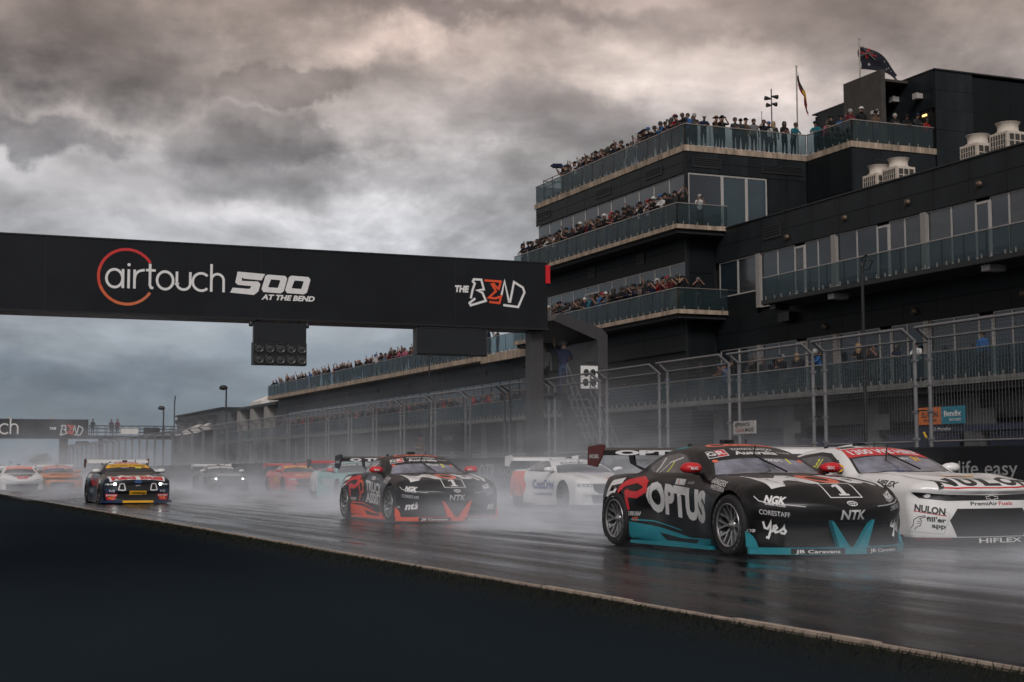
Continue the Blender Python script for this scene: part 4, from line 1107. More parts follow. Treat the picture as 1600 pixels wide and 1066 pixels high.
def person(loc, rz, pose, top, legs, head, where, skin=0, s=1.0, headcol=None, group=None, extra=''):
    me, hd, hands = BODY[pose]
    o = bpy.data.objects.new('person', me); COL.objects.link(o)
    o.location = loc; o.rotation_euler = (0, 0, rz); o.scale = (s, s, s)
    for i, m in enumerate((M_SKIN[skin], cm(top), cm(legs), M_SHOE)):
        o.material_slots[i].link = 'OBJECT'; o.material_slots[i].material = m
    key = (pose, head)
    if key not in HAIR: HAIR[key] = hair_mesh(head, hd)
    h = bpy.data.objects.new(HAIR[key].name.split('.')[0], HAIR[key]); COL.objects.link(h); h.parent = o
    h.material_slots[0].link = 'OBJECT'
    hm = cm(headcol) if head in ('cap', 'beanie', 'hat') else M_HAIR[headcol or 'dark']
    h.material_slots[0].material = hm
    lab = make_label(top, head, headcol, pose, extra, where); USED.add(lab)
    tag(o, lab, 'person', group)
    ph = POSES[pose].get('phone')
    if ph:
        m = (Vector(hands['l'])+Vector(hands['r']))/2
        p = bpy.data.objects.new('phone', phone_me); COL.objects.link(p)
        p.location = (m.x, m.y-.03, m.z+.03); p.parent = o
    NPEOPLE[0] += 1
    return o
PR = random.Random(21)
TOPS = ['black']*14+['charcoal']*7+['navy']*4+['red']*2+['white']*1+['grey']*2+['blue', 'brown', 'pink', 'maroon', 'teal']
HEADS = [('short', 'dark')]*6+[('short', 'brown')]*3+[('cap', 'black')]*6+[('cap', 'navy')]*2+[('cap', 'red')]*1+[('cap', 'white')]*1+[('cap', 'blue')]*1+[('long', 'dark')]*2+[('long', 'fair')]*1+[('short', 'grey')]*1+[('beanie', 'black')]*1
def crowd(n, ax, c, a0, a1, z, facing, where, group, step, depth=2, poses=None, zj=0.0, clump=None, tops=None):
    """people along a rail; labels carry the pane they stand behind, counted from the corner nearest the camera"""
    rows = []
    for i in range(n):
        r = PR.random()
        a = a0+(a1-a0)*((i+.5)/n)+PR.uniform(-.25, .25)*(a1-a0)/n
        if clump and not clump(a): continue
        d = 0.42+(.62 if (i % 3 == 2 and depth > 1) else 0)+PR.uniform(0, .12)
        k = int(abs(a-a0)/step)+1
        ex = ' in the second row' if d > .9 else ''
        for q in range(40):                                # no two people alike behind the same pane
            pose = PR.choice(poses or ['leaning on the rail']*8+['standing upright']*3+['holding up a phone']*4+['standing with arms folded']*2+['raising one arm', 'shading the eyes'])
            if d > .9 and pose.startswith('leaning'): pose = 'standing upright'
            hd = PR.choice(HEADS); tp = PR.choice(tops or TOPS)
            if make_label(tp, hd[0], hd[1], pose, ex, where % ordinal(k)) not in USED: break
        zf = z+.07
        loc = (c+d, a, zf) if ax == 'y' else (a, c+d, z)
        rz = {'track': -math.pi/2, 'camera': 0}[facing]+PR.uniform(-.3, .3)+(.45 if facing == 'track' else 0)*PR.random()
        person(loc, rz, pose, tp, PR.choice(['denim', 'black', 'charcoal', 'khaki']), hd[0], where % ordinal(k), PR.choice([0, 0, 1]), PR.uniform(1.02, 1.12), hd[1], group, ex)
def ordinal(k):
    small = ['first', 'second', 'third', 'fourth', 'fifth', 'sixth', 'seventh', 'eighth', 'ninth', 'tenth', 'eleventh', 'twelfth']
    if k <= 12: return small[k-1]
    if 10 < k % 100 < 20: return '%dth' % k
    return '%d%s' % (k, {1: 'st', 2: 'nd', 3: 'rd'}.get(k % 10, 'th'))
G1 = 'spectators on the tower roof deck'
crowd(62, 'y', 40.05, 71.0, 87.4, 18.56, 'track', 'behind the %s track side pane of the roof deck', G1, 1.43, clump=lambda a: not (74.6 < a < 75.3 or 77.4 < a < 78.6))
cam_op = person((40.9, 88.3, 18.95), -math.pi/2-.3, 'holding up a phone', 'black', 'navy', 'beanie', 'on the scaffold at the left end of the roof deck', 0, 1.06, 'blue', G1)
c = MB().box(-.16, .16, -.62, -.05, 1.62, 1.86).lathe([(0, -.74), (.07, -.74), (.085, -.6), (0, -.6)], (0, 0, 1.74), 10, 'y').build('shoulder_camera_cover', cm('navy')); c.parent = cam_op
# front run of the roof deck, one by one: u along the rail
FR = [(40.9, 'standing with arms folded', 'charcoal', 'short', 'grey'), (41.5, 'leaning on the rail', 'navy', 'cap', 'white'), (42.35, 'shading the eyes', 'brown', 'hat', 'brown'), (42.75, 'shading the eyes', 'black', 'hat', 'black'),
      (43.55, 'standing with arms folded', 'charcoal', 'short', 'dark'), (43.85, 'standing upright', 'charcoal', 'cap', 'black'), (44.25, 'standing upright', 'brown', 'cap', 'black'), (44.75, 'hand on hip', 'grey', 'short', 'dark'),
      (45.40, 'shading the eyes', 'black', 'short', 'dark'), (45.75, 'standing upright', 'white', 'cap', 'blue'), (46.10, 'standing upright', 'charcoal', 'long', 'fair'), (46.70, 'standing with arms folded', 'black', 'long', 'dark'), (47.35, 'leaning on the rail', 'teal', 'short', 'brown')]
for x, ps, tp, h, hc in FR:
    person((x, 71.05+PR.uniform(0, .2), 18.56), PR.uniform(-.5, .35), ps, tp, PR.choice(['denim', 'denim', 'black', 'khaki']), h, 'by the front rail of the roof deck', PR.choice([0, 1]), PR.uniform(1.04, 1.12), hc, G1)
for i, (y, ps, tp, h, hc) in enumerate([(70.3, 'leaning on the rail', 'teal', 'cap', 'navy'), (69.6, 'standing upright', 'pink', 'short', 'dark'), (68.9, 'standing with arms folded', 'black', 'cap', 'black'), (68.2, 'leaning on the rail', 'blue', 'cap', 'black'), (67.5, 'standing upright', 'charcoal', 'short', 'dark')]):
    person((48.35+.25*(i % 2), y, 18.56), -1.2+PR.uniform(-.4, .4), ps, tp, 'black', h, 'where the roof deck turns toward the track', 0, PR.uniform(1.02, 1.1), hc, G1)
for x, y, ps, tp, h, hc, s in [(48.2, 66.9, 'standing with arms folded', 'maroon', 'short', 'grey', .98), (48.95, 66.95, 'hand on hip', 'black', 'cap', 'white', 1.08), (50.0, 67.1, 'standing upright', 'brown', 'cap', 'black', 1.04), (51.1, 66.85, 'standing with arms folded', 'black', 'short', 'grey', .98),
                    (51.8, 66.85, 'leaning on the rail', 'black', 'cap', 'black', .98), (52.45, 66.9, 'leaning on the rail', 'charcoal', 'cap', 'navy', 1.06), (53.1, 66.9, 'leaning on the rail', 'red', 'short', 'dark', .95)]:
    person((x, y, 18.56), PR.uniform(-.35, .25), ps, tp, PR.choice(['denim', 'charcoal']), h, "by the right rail beside the concrete fin", PR.choice([0, 1]), s*1.07, hc, G1)
G2 = 'spectators on the upper tower balcony'
crowd(68, 'y', 38.85, 70.4, 91.2, 13.97, 'track', 'behind the %s pane of the upper balcony', G2, 1.38, tops=['black']*10+['charcoal']*3+['white']*2+['navy', 'maroon', 'brown'])
person((39.5, 70.05, 13.97), .15, 'filming overhead with both arms', 'black', 'charcoal', 'short', 'at the near end of the upper balcony', 0, 1.04, 'dark', G2)
person((40.55, 70.0, 13.97), -.3, 'holding up a phone', 'white', 'black', 'short', 'at the near end of the upper balcony', 0, 1.0, 'grey', G2)
G3 = 'spectators on the lower tower balcony'
crowd(58, 'y', 38.85, 70.3, 90, 9.43, 'track', 'behind the %s pane of the lower balcony', G3, 1.38)
person((39.35, 69.95, 9.43), .2, 'shading the eyes', 'black', 'khaki', 'cap', 'at the near end of the lower balcony', 0, 1.03, 'black', G3)
person((40.35, 69.95, 9.43), -.3, 'shading the eyes', 'black', 'khaki', 'cap', 'at the near end of the lower balcony', 0, 1.0, 'grey', G3)
G4 = 'spectators on the far roof deck'
FP = ['leaning on the rail']*5+['standing upright']*5+['holding up a phone']*3+['raising one arm']*3+['shading the eyes', 'filming overhead with both arms']
crowd(34, 'y', 40.1, 100.0, 127, 9.18, 'track', 'behind the %s pane of the far deck', G4, 1.456, depth=1, poses=FP)
G5 = 'spectators on the walkway behind the fence'
crowd(20, 'y', 40.1, 54.5, 74.5, 4.60, 'track', 'behind the %s pane of the walkway', G5, 1.4, depth=2, clump=lambda a: not (56.5 < a < 58.0), tops=['black']*6+['charcoal']*3+['blue', 'brown'])
person((40.6, 47.9, 4.6), -1.3, 'standing upright', 'blue', 'black', 'short', 'on the walkway at the right picture edge', 1, 1.05, 'dark', G5)
person((40.6, 53.4, 4.6), -1.3, 'standing with arms folded', 'navy', 'black', 'long', 'on the walkway between two fence panels', 0, 1.0, 'dark', G5)
person((40.6, 51.9, 4.6), -1.3, 'leaning on the rail', 'white', 'black', 'cap', 'on the walkway right of the double fence post', 0, 1.0, 'black', G5)
person((40.55, 67.6, 4.6), -1.2, 'holding up a phone', 'blue', 'denim', 'short', 'on the walkway above the white sign board', 0, 1.05, 'dark', G5)
def crowd_mass(name, rows):
    """the far part of the crowd, too small to tell apart: every figure is real geometry in one object"""
    mats = {}; vs = []; fs = []; mi = []; base = 0
    def slot(m):
        if m not in mats: mats[m] = len(mats)
        return mats[m]
    cache = {}
    for c, a0, a1, n, z, d0, d1 in rows:
        for i in range(n):
            ps = PR.choice(FP); me, hd, hands = BODY[ps]
            if ps not in cache:
                co = np.empty(len(me.vertices)*3); me.vertices.foreach_get('co', co)
                cache[ps] = (co.reshape(-1, 3), [tuple(p.vertices) for p in me.polygons], [p.material_index for p in me.polygons])
            co, pf, pm = cache[ps]; rz = -math.pi/2+PR.uniform(-.5, .5); s_ = PR.uniform(1.0, 1.1)
            R = np.array([[math.cos(rz), -math.sin(rz), 0], [math.sin(rz), math.cos(rz), 0], [0, 0, 1]])
            P = (co*s_)@R.T+np.array([c+PR.uniform(d0, d1), a0+(a1-a0)*(i+PR.random())/n, z+.07])
            ms = [slot(M_SKIN[PR.choice([0, 0, 1])]), slot(cm(PR.choice(TOPS))), slot(cm(PR.choice(['denim', 'black', 'charcoal']))), slot(M_SHOE)]
            vs += P.tolist(); fs += [tuple(base+q for q in f) for f in pf]; mi += [ms[k] for k in pm]
            hz = co[:, 2] > hd[2]+.02
            base = len(vs)
    me = bpy.data.meshes.new(name); me.from_pydata(vs, [], fs)
    for m in mats: me.materials.append(m)
    me.polygons.foreach_set('material_index', mi); me.polygons.foreach_set('use_smooth', [True]*len(fs)); me.update()
    o = bpy.data.objects.new(name, me); COL.objects.link(o); tag(o, kind='stuff')
crowd_mass('distant_crowd', [(40.1, 100, 163.8, 64, 9.18, .45, .7), (40.1, 100, 163.8, 56, 9.18, .95, 1.3), (40.1, 78, 160, 80, 4.6, .45, .75)])
for i, (x, tp) in enumerate(((23.3, 'black'), (25.4, 'charcoal'), (26.1, 'maroon'))):
    person((x*1.0, 180.7, 5.15), 0.1*i, 'standing upright', tp, 'black', 'short', 'on the distant footbridge', 0, 1.08, 'dark', 'people on the far footbridge')
person((21.9, 47.3, 3.6), 2.6, 'raising one arm', 'navy', 'denim', 'cap', 'on the starter stand, nearer the stairs', 0, 1.04, 'grey')
person((21.45, 47.9, 3.6), 2.9, 'standing upright', 'grey', 'black', 'short', 'on the starter stand, nearer the gantry post', 0, 1.0, 'dark')
person((21.95, 62.3, 0.75), -1.4, 'standing with arms folded', 'khaki', 'khaki', 'cap', 'behind the pit wall above the dark car roof', 0, 1.0, 'navy')

# ---- far plain: two trees and the scrub line
M_BARK = mat('bark', (.06, .045, .03), .9, var=.3); M_LEAF = mat('gum_leaf', (.045, .055, .035), .8, var=.4, scale=2)
def tree(x, y, h, w, label, seed):
    t = thing('gum_tree', label, 'tree', (x, y, 0), 0, None); r = random.Random(seed)
    b = MB(); top = Vector((x+.1*w, y, h*.55)); b.bar((x, y, -.1), top, h*.035, 7, r1=h*.02)
    tips = []
    for i in range(7):
        a = i*2.4; p = top+Vector((math.cos(a)*w*.33*r.uniform(.6, 1.1), math.sin(a)*w*.33, h*r.uniform(.08, .34))); b.bar(top-Vector((0, 0, h*.12*r.random())), p, h*.014, 5, r1=h*.005); tips.append(p)
    b.build('trunk', M_BARK, t)
    b = MB()
    for i in range(1500):
        p = r.choice(tips); q = p+Vector((r.gauss(0, w*.13), r.gauss(0, w*.13), r.gauss(0, h*.075)))
        n = Vector((r.uniform(-1, 1), r.uniform(-1, 1), r.uniform(-.4, 1))).normalized(); u = n.orthogonal()*h*r.uniform(.012, .03); v = n.cross(u)*.6
        b.add([q-u, q+v, q+u, q-v], [(0, 1, 2, 3)])
    b.build('crown', M_LEAF, t)
tree(40.0, 420, 5.8, 6.0, 'small hazy tree on the far plain above the white and orange car', 1)
tree(49.3, 382, 4.2, 5.0, 'low hazy tree on the far plain left of the fence end', 2)
r = random.Random(9); b = MB()
for i in range(9000):
    x = r.uniform(-60, 150); y = r.uniform(600, 900); hh = 1.2+1.3*math.sin(x*.05)*math.sin(x*.017+y*.01)
    z = abs(r.gauss(0, 1))*max(.3, hh)*.9; s = r.uniform(.3, .9)
    b.add([(x-s, y, z), (x, y+.3, z+s*.8), (x+s, y, z), (x, y-.3, z-s*.6)], [(0, 1, 2, 3)])
b.build('scrub_line', M_LEAF, kind='stuff')

# ================================================================== CARS
# Body shells come from a smooth implicit solid sampled along rays from a spine; x right, y towards the tail, z up; front axle at y=0.
WB, WR, ARCH = 2.80, 0.345, 0.385
def sp_(tab):
    xs = np.array([t[0] for t in tab], float); ys = np.array([t[1] for t in tab], float)
    # monotone-ish cubic (Catmull-Rom tangents, limited)
    m = np.zeros_like(ys); d = np.diff(ys)/np.diff(xs); m[1:-1] = np.where(d[1:]*d[:-1] > 0, 2*d[1:]*d[:-1]/(d[1:]+d[:-1]+1e-12), 0); m[0], m[-1] = d[0], d[-1]
    def f(x):
        x = np.clip(x, xs[0], xs[-1]); i = np.clip(np.searchsorted(xs, x)-1, 0, len(xs)-2)
        h = xs[i+1]-xs[i]; t = (x-xs[i])/h
        return ys[i]*(2*t**3-3*t**2+1)+m[i]*h*(t**3-2*t**2+t)+ys[i+1]*(-2*t**3+3*t**2)+m[i+1]*h*(t**3-t**2)
    return f
def smax(a, b, k):
    h = np.clip(.5+.5*(a-b)/k, 0, 1); return b*(1-h)+a*h+k*h*(1-h)
def smin(a, b, k): return -smax(-a, -b, k)
def G(x, c, s): return np.exp(-((x-c)/s)**2)

TYPES = {
 'coupe': dict(   # curvy fastback with bulging wings and a pointed nose
   front=-.93, tail=3.55, fz=[(.05, .03), (.15, .03), (.30, .05), (.42, .03), (.52, .0), (.58, .005), (.64, .05), (.72, .14), (.82, .30), (.92, .6)], sweep=.46, sweep_p=2.3,
   hw=[(-1.0, .80), (-.75, .90), (-.45, .99), (0, 1.045), (.4, 1.025), (.85, .965), (1.4, .945), (1.9, .985), (2.4, 1.045), (2.8, 1.065), (3.2, 1.01), (3.6, .84)],
   tum=[(.05, .955), (.2, .985), (.42, 1.0), (.6, .992), (.72, .965), (.82, .92), (.95, .84), (1.1, .74)],
   zc=[(-1.02, .51), (-.93, .595), (-.82, .672), (-.60, .800), (-.38, .840), (0, .880), (.35, .906), (.62, .922), (1.5, .91), (2.3, .90), (2.9, .91), (3.3, .92), (3.55, .93)],
   fend=(.030, .80, .17, .08, .42), rear=(.055, .86, .19, 2.65, .6), drop=.125, scallop=(.055, .30, .15, 1.42, .62), scoop=(.05, .48, .16, 1.95, .28),
   ridge=(.004, .36, .085), nose=(.055, .30), mouth=(.06, .74, .10, .37), k=(.05, .035, .06),
   roof=[(.40, .82), (.60, .905), (.85, 1.055), (1.10, 1.185), (1.32, 1.265), (1.6, 1.30), (1.95, 1.285), (2.4, 1.19), (2.9, 1.03), (3.3, .90)],
   gw=[(.7, .93), (.90, .875), (1.0, .79), (1.15, .69), (1.25, .62), (1.38, .50)], gy=[(0, 1.0), (1.3, 1.0), (1.9, .96), (2.5, .83), (3.2, .62)], crown=.055, gk=.045),
 'pony': dict(    # long hood, upright wide mouth
   front=-.93, tail=3.72, fz=[(.05, .04), (.15, .01), (.40, 0.0), (.56, .02), (.65, .0), (.71, .04), (.78, .14), (.90, .35)], sweep=.28, sweep_p=3.2,
   hw=[(-1.0, .90), (-.75, .96), (-.45, 1.0), (0, 1.035), (.5, 1.005), (1.0, .965), (1.7, .97), (2.3, 1.025), (2.8, 1.055), (3.2, 1.02), (3.8, .92)],
   tum=[(.05, .965), (.2, .99), (.5, 1.0), (.7, .985), (.83, .945), (.95, .87), (1.1, .76)],
   zc=[(-1.02, .62), (-.93, .69), (-.80, .755), (-.55, .812), (-.2, .850), (.2, .880), (.65, .918), (1.5, .94), (2.4, .965), (2.9, .99), (3.4, 1.01), (3.72, 1.0)],
   fend=(.055, .84, .14, .08, .55), rear=(.045, .88, .16, 2.7, .6), drop=.10, scallop=(.035, .32, .14, 1.5, .7), scoop=(.03, .5, .14, 2.0, .3),
   ridge=(.02, .42, .08), nose=(.0, .3), mouth=(.06, .80, .12, .34), k=(.045, .03, .05),
   roof=[(.52, .86), (.72, .945), (1.0, 1.08), (1.25, 1.185), (1.5, 1.245), (1.8, 1.278), (2.15, 1.265), (2.6, 1.18), (3.05, 1.07), (3.5, .97)],
   gw=[(.7, .93), (.92, .87), (1.02, .79), (1.15, .69), (1.25, .61), (1.35, .5)], gy=[(0, 1.0), (1.4, 1.0), (2.1, .96), (2.8, .84), (3.5, .68)], crown=.05, gk=.035),
 'muscle': dict(  # blunt wedge nose, thin brow, low roof
   front=-.93, tail=3.72, fz=[(.05, .04), (.15, .01), (.36, .0), (.58, .035), (.655, .05), (.69, .0), (.75, .02), (.81, .10), (.92, .3)], sweep=.36, sweep_p=2.8,
   hw=[(-1.0, .90), (-.75, .97), (-.45, 1.02), (0, 1.045), (.5, 1.005), (1.0, .965), (1.7, .975), (2.3, 1.03), (2.8, 1.06), (3.2, 1.03), (3.8, .92)],
   tum=[(.05, .96), (.2, .985), (.5, 1.0), (.68, .99), (.80, .955), (.93, .88), (1.1, .77)],
   zc=[(-1.0, .70), (-.93, .735), (-.82, .79), (-.65, .835), (-.3, .862), (0, .88), (.4, .905), (.70, .93), (1.5, .94), (2.4, .965), (2.9, 1.0), (3.4, 1.02), (3.72, 1.0)],
   fend=(.065, .83, .15, .08, .5), rear=(.055, .88, .16, 2.7, .6), drop=.11, scallop=(.04, .32, .14, 1.5, .7), scoop=(.035, .5, .14, 2.0, .3),
   ridge=(.022, .40, .09), nose=(.02, .4), mouth=(.0, .78, .12, .50), k=(.045, .03, .05),
   roof=[(.50, .855), (.70, .945), (1.0, 1.095), (1.22, 1.20), (1.45, 1.27), (1.75, 1.30), (2.15, 1.285), (2.6, 1.195), (3.05, 1.065), (3.5, .97)],
   gw=[(.7, .93), (.92, .88), (1.02, .80), (1.15, .69), (1.25, .60), (1.35, .5)], gy=[(0, 1.0), (1.4, 1.0), (2.1, .96), (2.8, .84), (3.5, .68)], crown=.045, gk=.035),
}
def body_fn(T):
    hw, tum, zc, roof, gw, fz, gy = (sp_(T[k]) for k in ('hw', 'tum', 'zc', 'roof', 'gw', 'fz', 'gy'))
    fa, fx, fs, fy, fl = T['fend']; ra, rx, rs, ry, rl = T['rear']; sa, sz, szs, sy, sl = T['scallop']; ca, cz, czs, cy_, cl_ = T['scoop']
    ga, gx, gs = T['ridge']; na, ns = T['nose']; ma, mx, m0, m1 = T['mouth']; k1, k2, k3 = T['k']
    def st(a, b, q): t = np.clip((q-a)/(b-a), 0, 1); return t*t*(3-2*t)
    def f(p):
        x, y, z = np.abs(p[:, 0]), p[:, 1], p[:, 2]
        W = hw(y)*tum(z)-sa*G(z, sz+.22, szs+.1)*G(y, sy, sl)-ca*G(z, cz, czs)*G(y, cy_, cl_)
        side = x-W
        hood = 1-st(.45, .8, y)
        top = z-(zc(y)+fa*G(x, fx, fs)*G(y, fy, fl)+ra*G(x, rx, rs)*G(y, ry, rl)-T['drop']*(x/1.0)**5+ga*G(x, gx, gs)*hood*st(-.95, -.4, y)-.018*G(x, .58, .10)*hood)
        mouth = ma*(1-st(mx-.06, mx+.03, x))*st(m0-.02, m0+.03, z)*(1-st(m1-.03, m1+.03, z))
        fr = (T['front']+T['sweep']*x**T['sweep_p']+fz(z)-na*G(x, 0, ns)*G(z, .52, .22)+mouth)-y
        bk = y-(T['tail']-.28*x**3-.25*np.clip(z-.95, 0, 1))
        low = smax(smax(smax(side, top, k1), fr, k2), bk, k3)
        low = smax(low, .085-z, .02)
        s_ = gy(y)
        gh = smax(smax(x-gw(z)*s_, z-(roof(y)-T['crown']*(x/.6)**2), .055), y-3.5, .1)
        gh = smax(gh, .30-y, .05)
        return smin(low, gh, T['gk'])
    return f
SHELL = {}
def shell(kind):
    """verts, faces (grid) of a body shell with wheel arches cut"""
    if kind in SHELL: return SHELL[kind]
    f = body_fn(TYPES[kind]); ya, yb, zs = -.50, 2.95, .50
    nu, nv = 190, 152
    dirs, orig = [], []
    seg = yb-ya; capL = .9*math.pi/2
    tot = capL*2*.8+seg
    us = []
    nf, nm, nb = 64, 132, 34
    for i in range(nf): us.append(('f', (i+.35)/nf))
    for i in range(nm): us.append(('m', i/(nm-1)))
    for i in range(nb): us.append(('b', (i+1-.35)/nb))
    for kd, t in us:
        for j in range(nv):
            a = 2*math.pi*j/nv
            rx, rz = math.cos(a), math.sin(a)
            # more rays towards the flanks' edges
            if kd == 'm': orig.append((0, ya+(yb-ya)*t, zs)); dirs.append((rx, 0, rz))
            elif kd == 'f':
                th = (1-t)*math.pi/2; orig.append((0, ya, zs)); dirs.append((rx*math.cos(th), -math.sin(th), rz*math.cos(th)))
            else:
                th = t*math.pi/2; orig.append((0, yb, zs)); dirs.append((rx*math.cos(th), math.sin(th), rz*math.cos(th)))
    O = np.array(orig, float); D = np.array(dirs, float); D /= np.linalg.norm(D, axis=1)[:, None]
    lo = np.zeros(len(O)); hi = np.full(len(O), 1.9)
    # march outwards to first crossing then bisect
    tcur = np.zeros(len(O)); done = np.zeros(len(O), bool)
    for s in range(64):
        tn = tcur+.03; v = f(O+D*tn[:, None]); c = (v > 0) & ~done
        lo[c] = tcur[c]; hi[c] = tn[c]; done |= c; tcur = np.where(done, tcur, tn)
    for s in range(14):
        mid = (lo+hi)/2; v = f(O+D*mid[:, None]) > 0
        hi = np.where(v, mid, hi); lo = np.where(v, lo, mid)
    V = O+D*hi[:, None]
    nu = len(us)
    F = np.array([(i*nv+j, i*nv+(j+1) % nv, (i+1)*nv+(j+1) % nv, (i+1)*nv+j) for i in range(nu-1) for j in range(nv)])
    # wheel arches: drop faces inside the circle on the flanks, snap the rim
    keep = np.ones(len(F), bool)
    for cy_ in (0.0, WB):
        r = np.hypot(V[:, 1]-cy_, V[:, 2]-WR); ins = (r < ARCH) & (np.abs(V[:, 0]) > .62)
        fi = ins[F]; drop = fi.all(axis=1) | ((fi.sum(axis=1) >= 2))
        cen = V[F].mean(axis=1); drop &= (np.abs(cen[:, 0]) > .62)
        keep &= ~drop
    used = np.unique(F[keep]); dropv = np.unique(F[~keep]); edge = np.intersect1d(used, dropv)
    for cy_ in (0.0, WB):
        e = edge[(np.abs(V[edge, 1]-cy_) < .6) & (np.abs(V[edge, 0]) > .6)]
        dy, dz = V[e, 1]-cy_, V[e, 2]-WR; r = np.hypot(dy, dz)
        V[e, 1] = cy_+dy/r*ARCH; V[e, 2] = np.maximum(WR+dz/r*ARCH, .085)
    full = BVHTree.FromPolygons([tuple(v) for v in V], [tuple(q) for q in F.tolist()])
    F = F[keep]
    SHELL[kind] = (V, F, full)
    return SHELL[kind]
def shell_mesh(kind, name, m):
    V, F, _ = shell(kind)
    me = bpy.data.meshes.new(name); me.from_pydata([tuple(v) for v in V], [], [tuple(q) for q in F.tolist()])
    bm = bmesh.new(); bm.from_mesh(me); bmesh.ops.recalc_face_normals(bm, faces=bm.faces)
    lo = [v for v in bm.verts if not v.link_faces]; bmesh.ops.delete(bm, geom=lo, context='VERTS'); bm.to_mesh(me); bm.free()
    me.polygons.foreach_set('use_smooth', [True]*len(me.polygons)); me.materials.append(m); me.update(); return me

# ---- flat print and panels wrapped on to the shell
DIRS = {'side': (Vector((-4, 0, 0)), Vector((0, -1, 0)), Vector((0, 0, 1)), Vector((1, 0, 0))),
        'far': (Vector((4, 0, 0)), Vector((0, 1, 0)), Vector((0, 0, 1)), Vector((-1, 0, 0))),
        'top': (Vector((0, 0, 4)), Vector((1, 0, 0)), Vector((0, 1, 0)), Vector((0, 0, -1))),
        'front': (Vector((0, -4, 0)), Vector((1, 0, 0)), Vector((0, 0, 1)), Vector((0, 1, 0)))}
_d = Vector((0, .80, -.60)).normalized()
DIRS['screen'] = (-_d*4, Vector((1, 0, 0)), Vector((0, .60, .80)), _d)
_s = Vector((.75, .66, 0)).normalized()
DIRS['corner'] = (-_s*4, Vector((.66, -.75, 0)).normalized(), Vector((0, 0, 1)), _s)
def wrap(bvh, view, vs, fs, off, cell=.04):
    """project 2-D faces (u,v) along the view direction on to the shell"""
    O, U_, V_, D_ = DIRS[view]
    bm = bmesh.new(); bv = [bm.verts.new((x, y, 0)) for x, y in vs]
    for f in fs:
        try: bm.faces.new([bv[i] for i in f])
        except ValueError: pass
    bmesh.ops.triangulate(bm, faces=bm.faces[:])
    if cell:
        xs = [v[0] for v in vs]; ys_ = [v[1] for v in vs]
        for ax, lo, hi in ((0, min(xs), max(xs)), (1, min(ys_), max(ys_))):
            c = math.ceil(lo/cell)*cell
            while c < hi:
                n = Vector((1, 0, 0)) if ax == 0 else Vector((0, 1, 0))
                bmesh.ops.bisect_plane(bm, geom=bm.verts[:]+bm.edges[:]+bm.faces[:], plane_co=n*c, plane_no=n, dist=1e-5); c += cell
    out = []; ok = []
    for v in bm.verts:
        o = O+U_*v.co.x+V_*v.co.y
        h = bvh.ray_cast(o, D_)
        if h[0] is None: out.append((0, 0, 0)); ok.append(False)
        else:
            nn = h[1] if h[1].dot(D_) < 0 else -h[1]
            out.append(tuple(h[0]+nn*off)); ok.append(True)
    bm.verts.index_update()
    F2 = [[v.index for v in f.verts] for f in bm.faces if all(ok[v.index] for v in f.verts)]
    F2 = [f for f in F2 if (Vector(out[f[0]])-Vector(out[f[len(f)//2]])).length < .35]
    bm.free()
    return out, F2
class Car:
    def __init__(s, kind, name, label, loc, paint, rz=0.0, group='racing cars on the wet track', cat='racing car'):
        s.kind = kind; s.T = TYPES[kind]; s.t = thing(name, label, cat, loc, rz, group)
        s.bvh = shell(kind)[2]; s.lay = {}
        s.body = s.part('body', shell_mesh(kind, 'body', paint))
    def part(s, name, me, parent=None, label=None):
        o = bpy.data.objects.new(name, me); COL.objects.link(o); o.parent = parent or s.t
        if label: o['label'] = label
        return o
    def put(s, name, view, shapes, m, level=1, parent=None, cell=.04, label=None):
        b = MB()
        for i_, (vs, fs) in enumerate(shapes):
            o, f = wrap(s.bvh, view, vs, fs, .0010+.0007*level+.00025*i_, cell)
            if f: b.add(o, f, 0, True)
        if not b.f: return None
        me = b.mesh(name, m)
        return s.part(name, me, parent or s.body, label)
    def poly(s, name, view, pts, m, level=1, **k): return s.put(name, view, [(pts, [tuple(range(len(pts)))])], m, level, **k)
    def text(s, view, word, u, v, h, m, level=3, w=None, bold=.02, shear=0.0, align='c', slope=0.0, space=1.0, name='lettering', slant=0.0):
        vs, fs, W = text2d(word, bold, shear, space); k = h if w is None else w/W
        x0 = u-(W*k/2 if align == 'c' else 0)
        return s.put(name, view, [([(x0+x*k+slant*y*h, v+y*h+slope*(x*k)) for x, y in vs], fs)], m, level)
    def line(s, name, view, pts, w, m, level=2, closed=False, w1=None): return s.put(name, view, [ribbon(pts, w, closed, w1)], m, level)

M_TYRE = mat('tyre_rubber', (.012, .012, .013), .75, var=.2, scale=20)
M_RIM = mat('rim_silver', (.42, .42, .43), .32, metal=.85, var=.1)
M_RIMD = mat('rim_gunmetal', (.09, .09, .095), .4, metal=.7, var=.1)
M_WELL = mat('wheel_well', (.006, .006, .007), .9)
M_CARB = mat('carbon_black', (.010, .010, .011), .35, var=.2, scale=40)
M_CGLASS = mat('car_glass', (.030, .038, .05), .06, var=.6, scale=2.2, spec=.8, rvar=.03)
M_CGLASSD = mat('car_glass_dark', (.010, .013, .017), .06, var=.5, scale=2.2, spec=.7, rvar=.03)
M_SIDEG = mat('side_glass_net', (.075, .075, .082), .15, var=.5, scale=5.0, spec=.6)
M_MESHB = mat('grille_black', (.007, .007, .008), .7, var=.3, scale=60)
def paint(name, col, rough=.32, coat=.55, var=.06): return mat(name, col, rough, 0.0, var=var, scale=3.0, coat=coat)
P_BLACK = mat('gloss_black_paint', (.0045, .0045, .0055), .36, var=.35, scale=2.2, coat=.12, spec=.3)
P_WHITE = paint('white_paint', (.80, .80, .80), .35, .4)
P_NAVY = mat('navy_paint', (.004, .010, .020), .34, var=.3, scale=2.2, coat=.2, spec=.35)
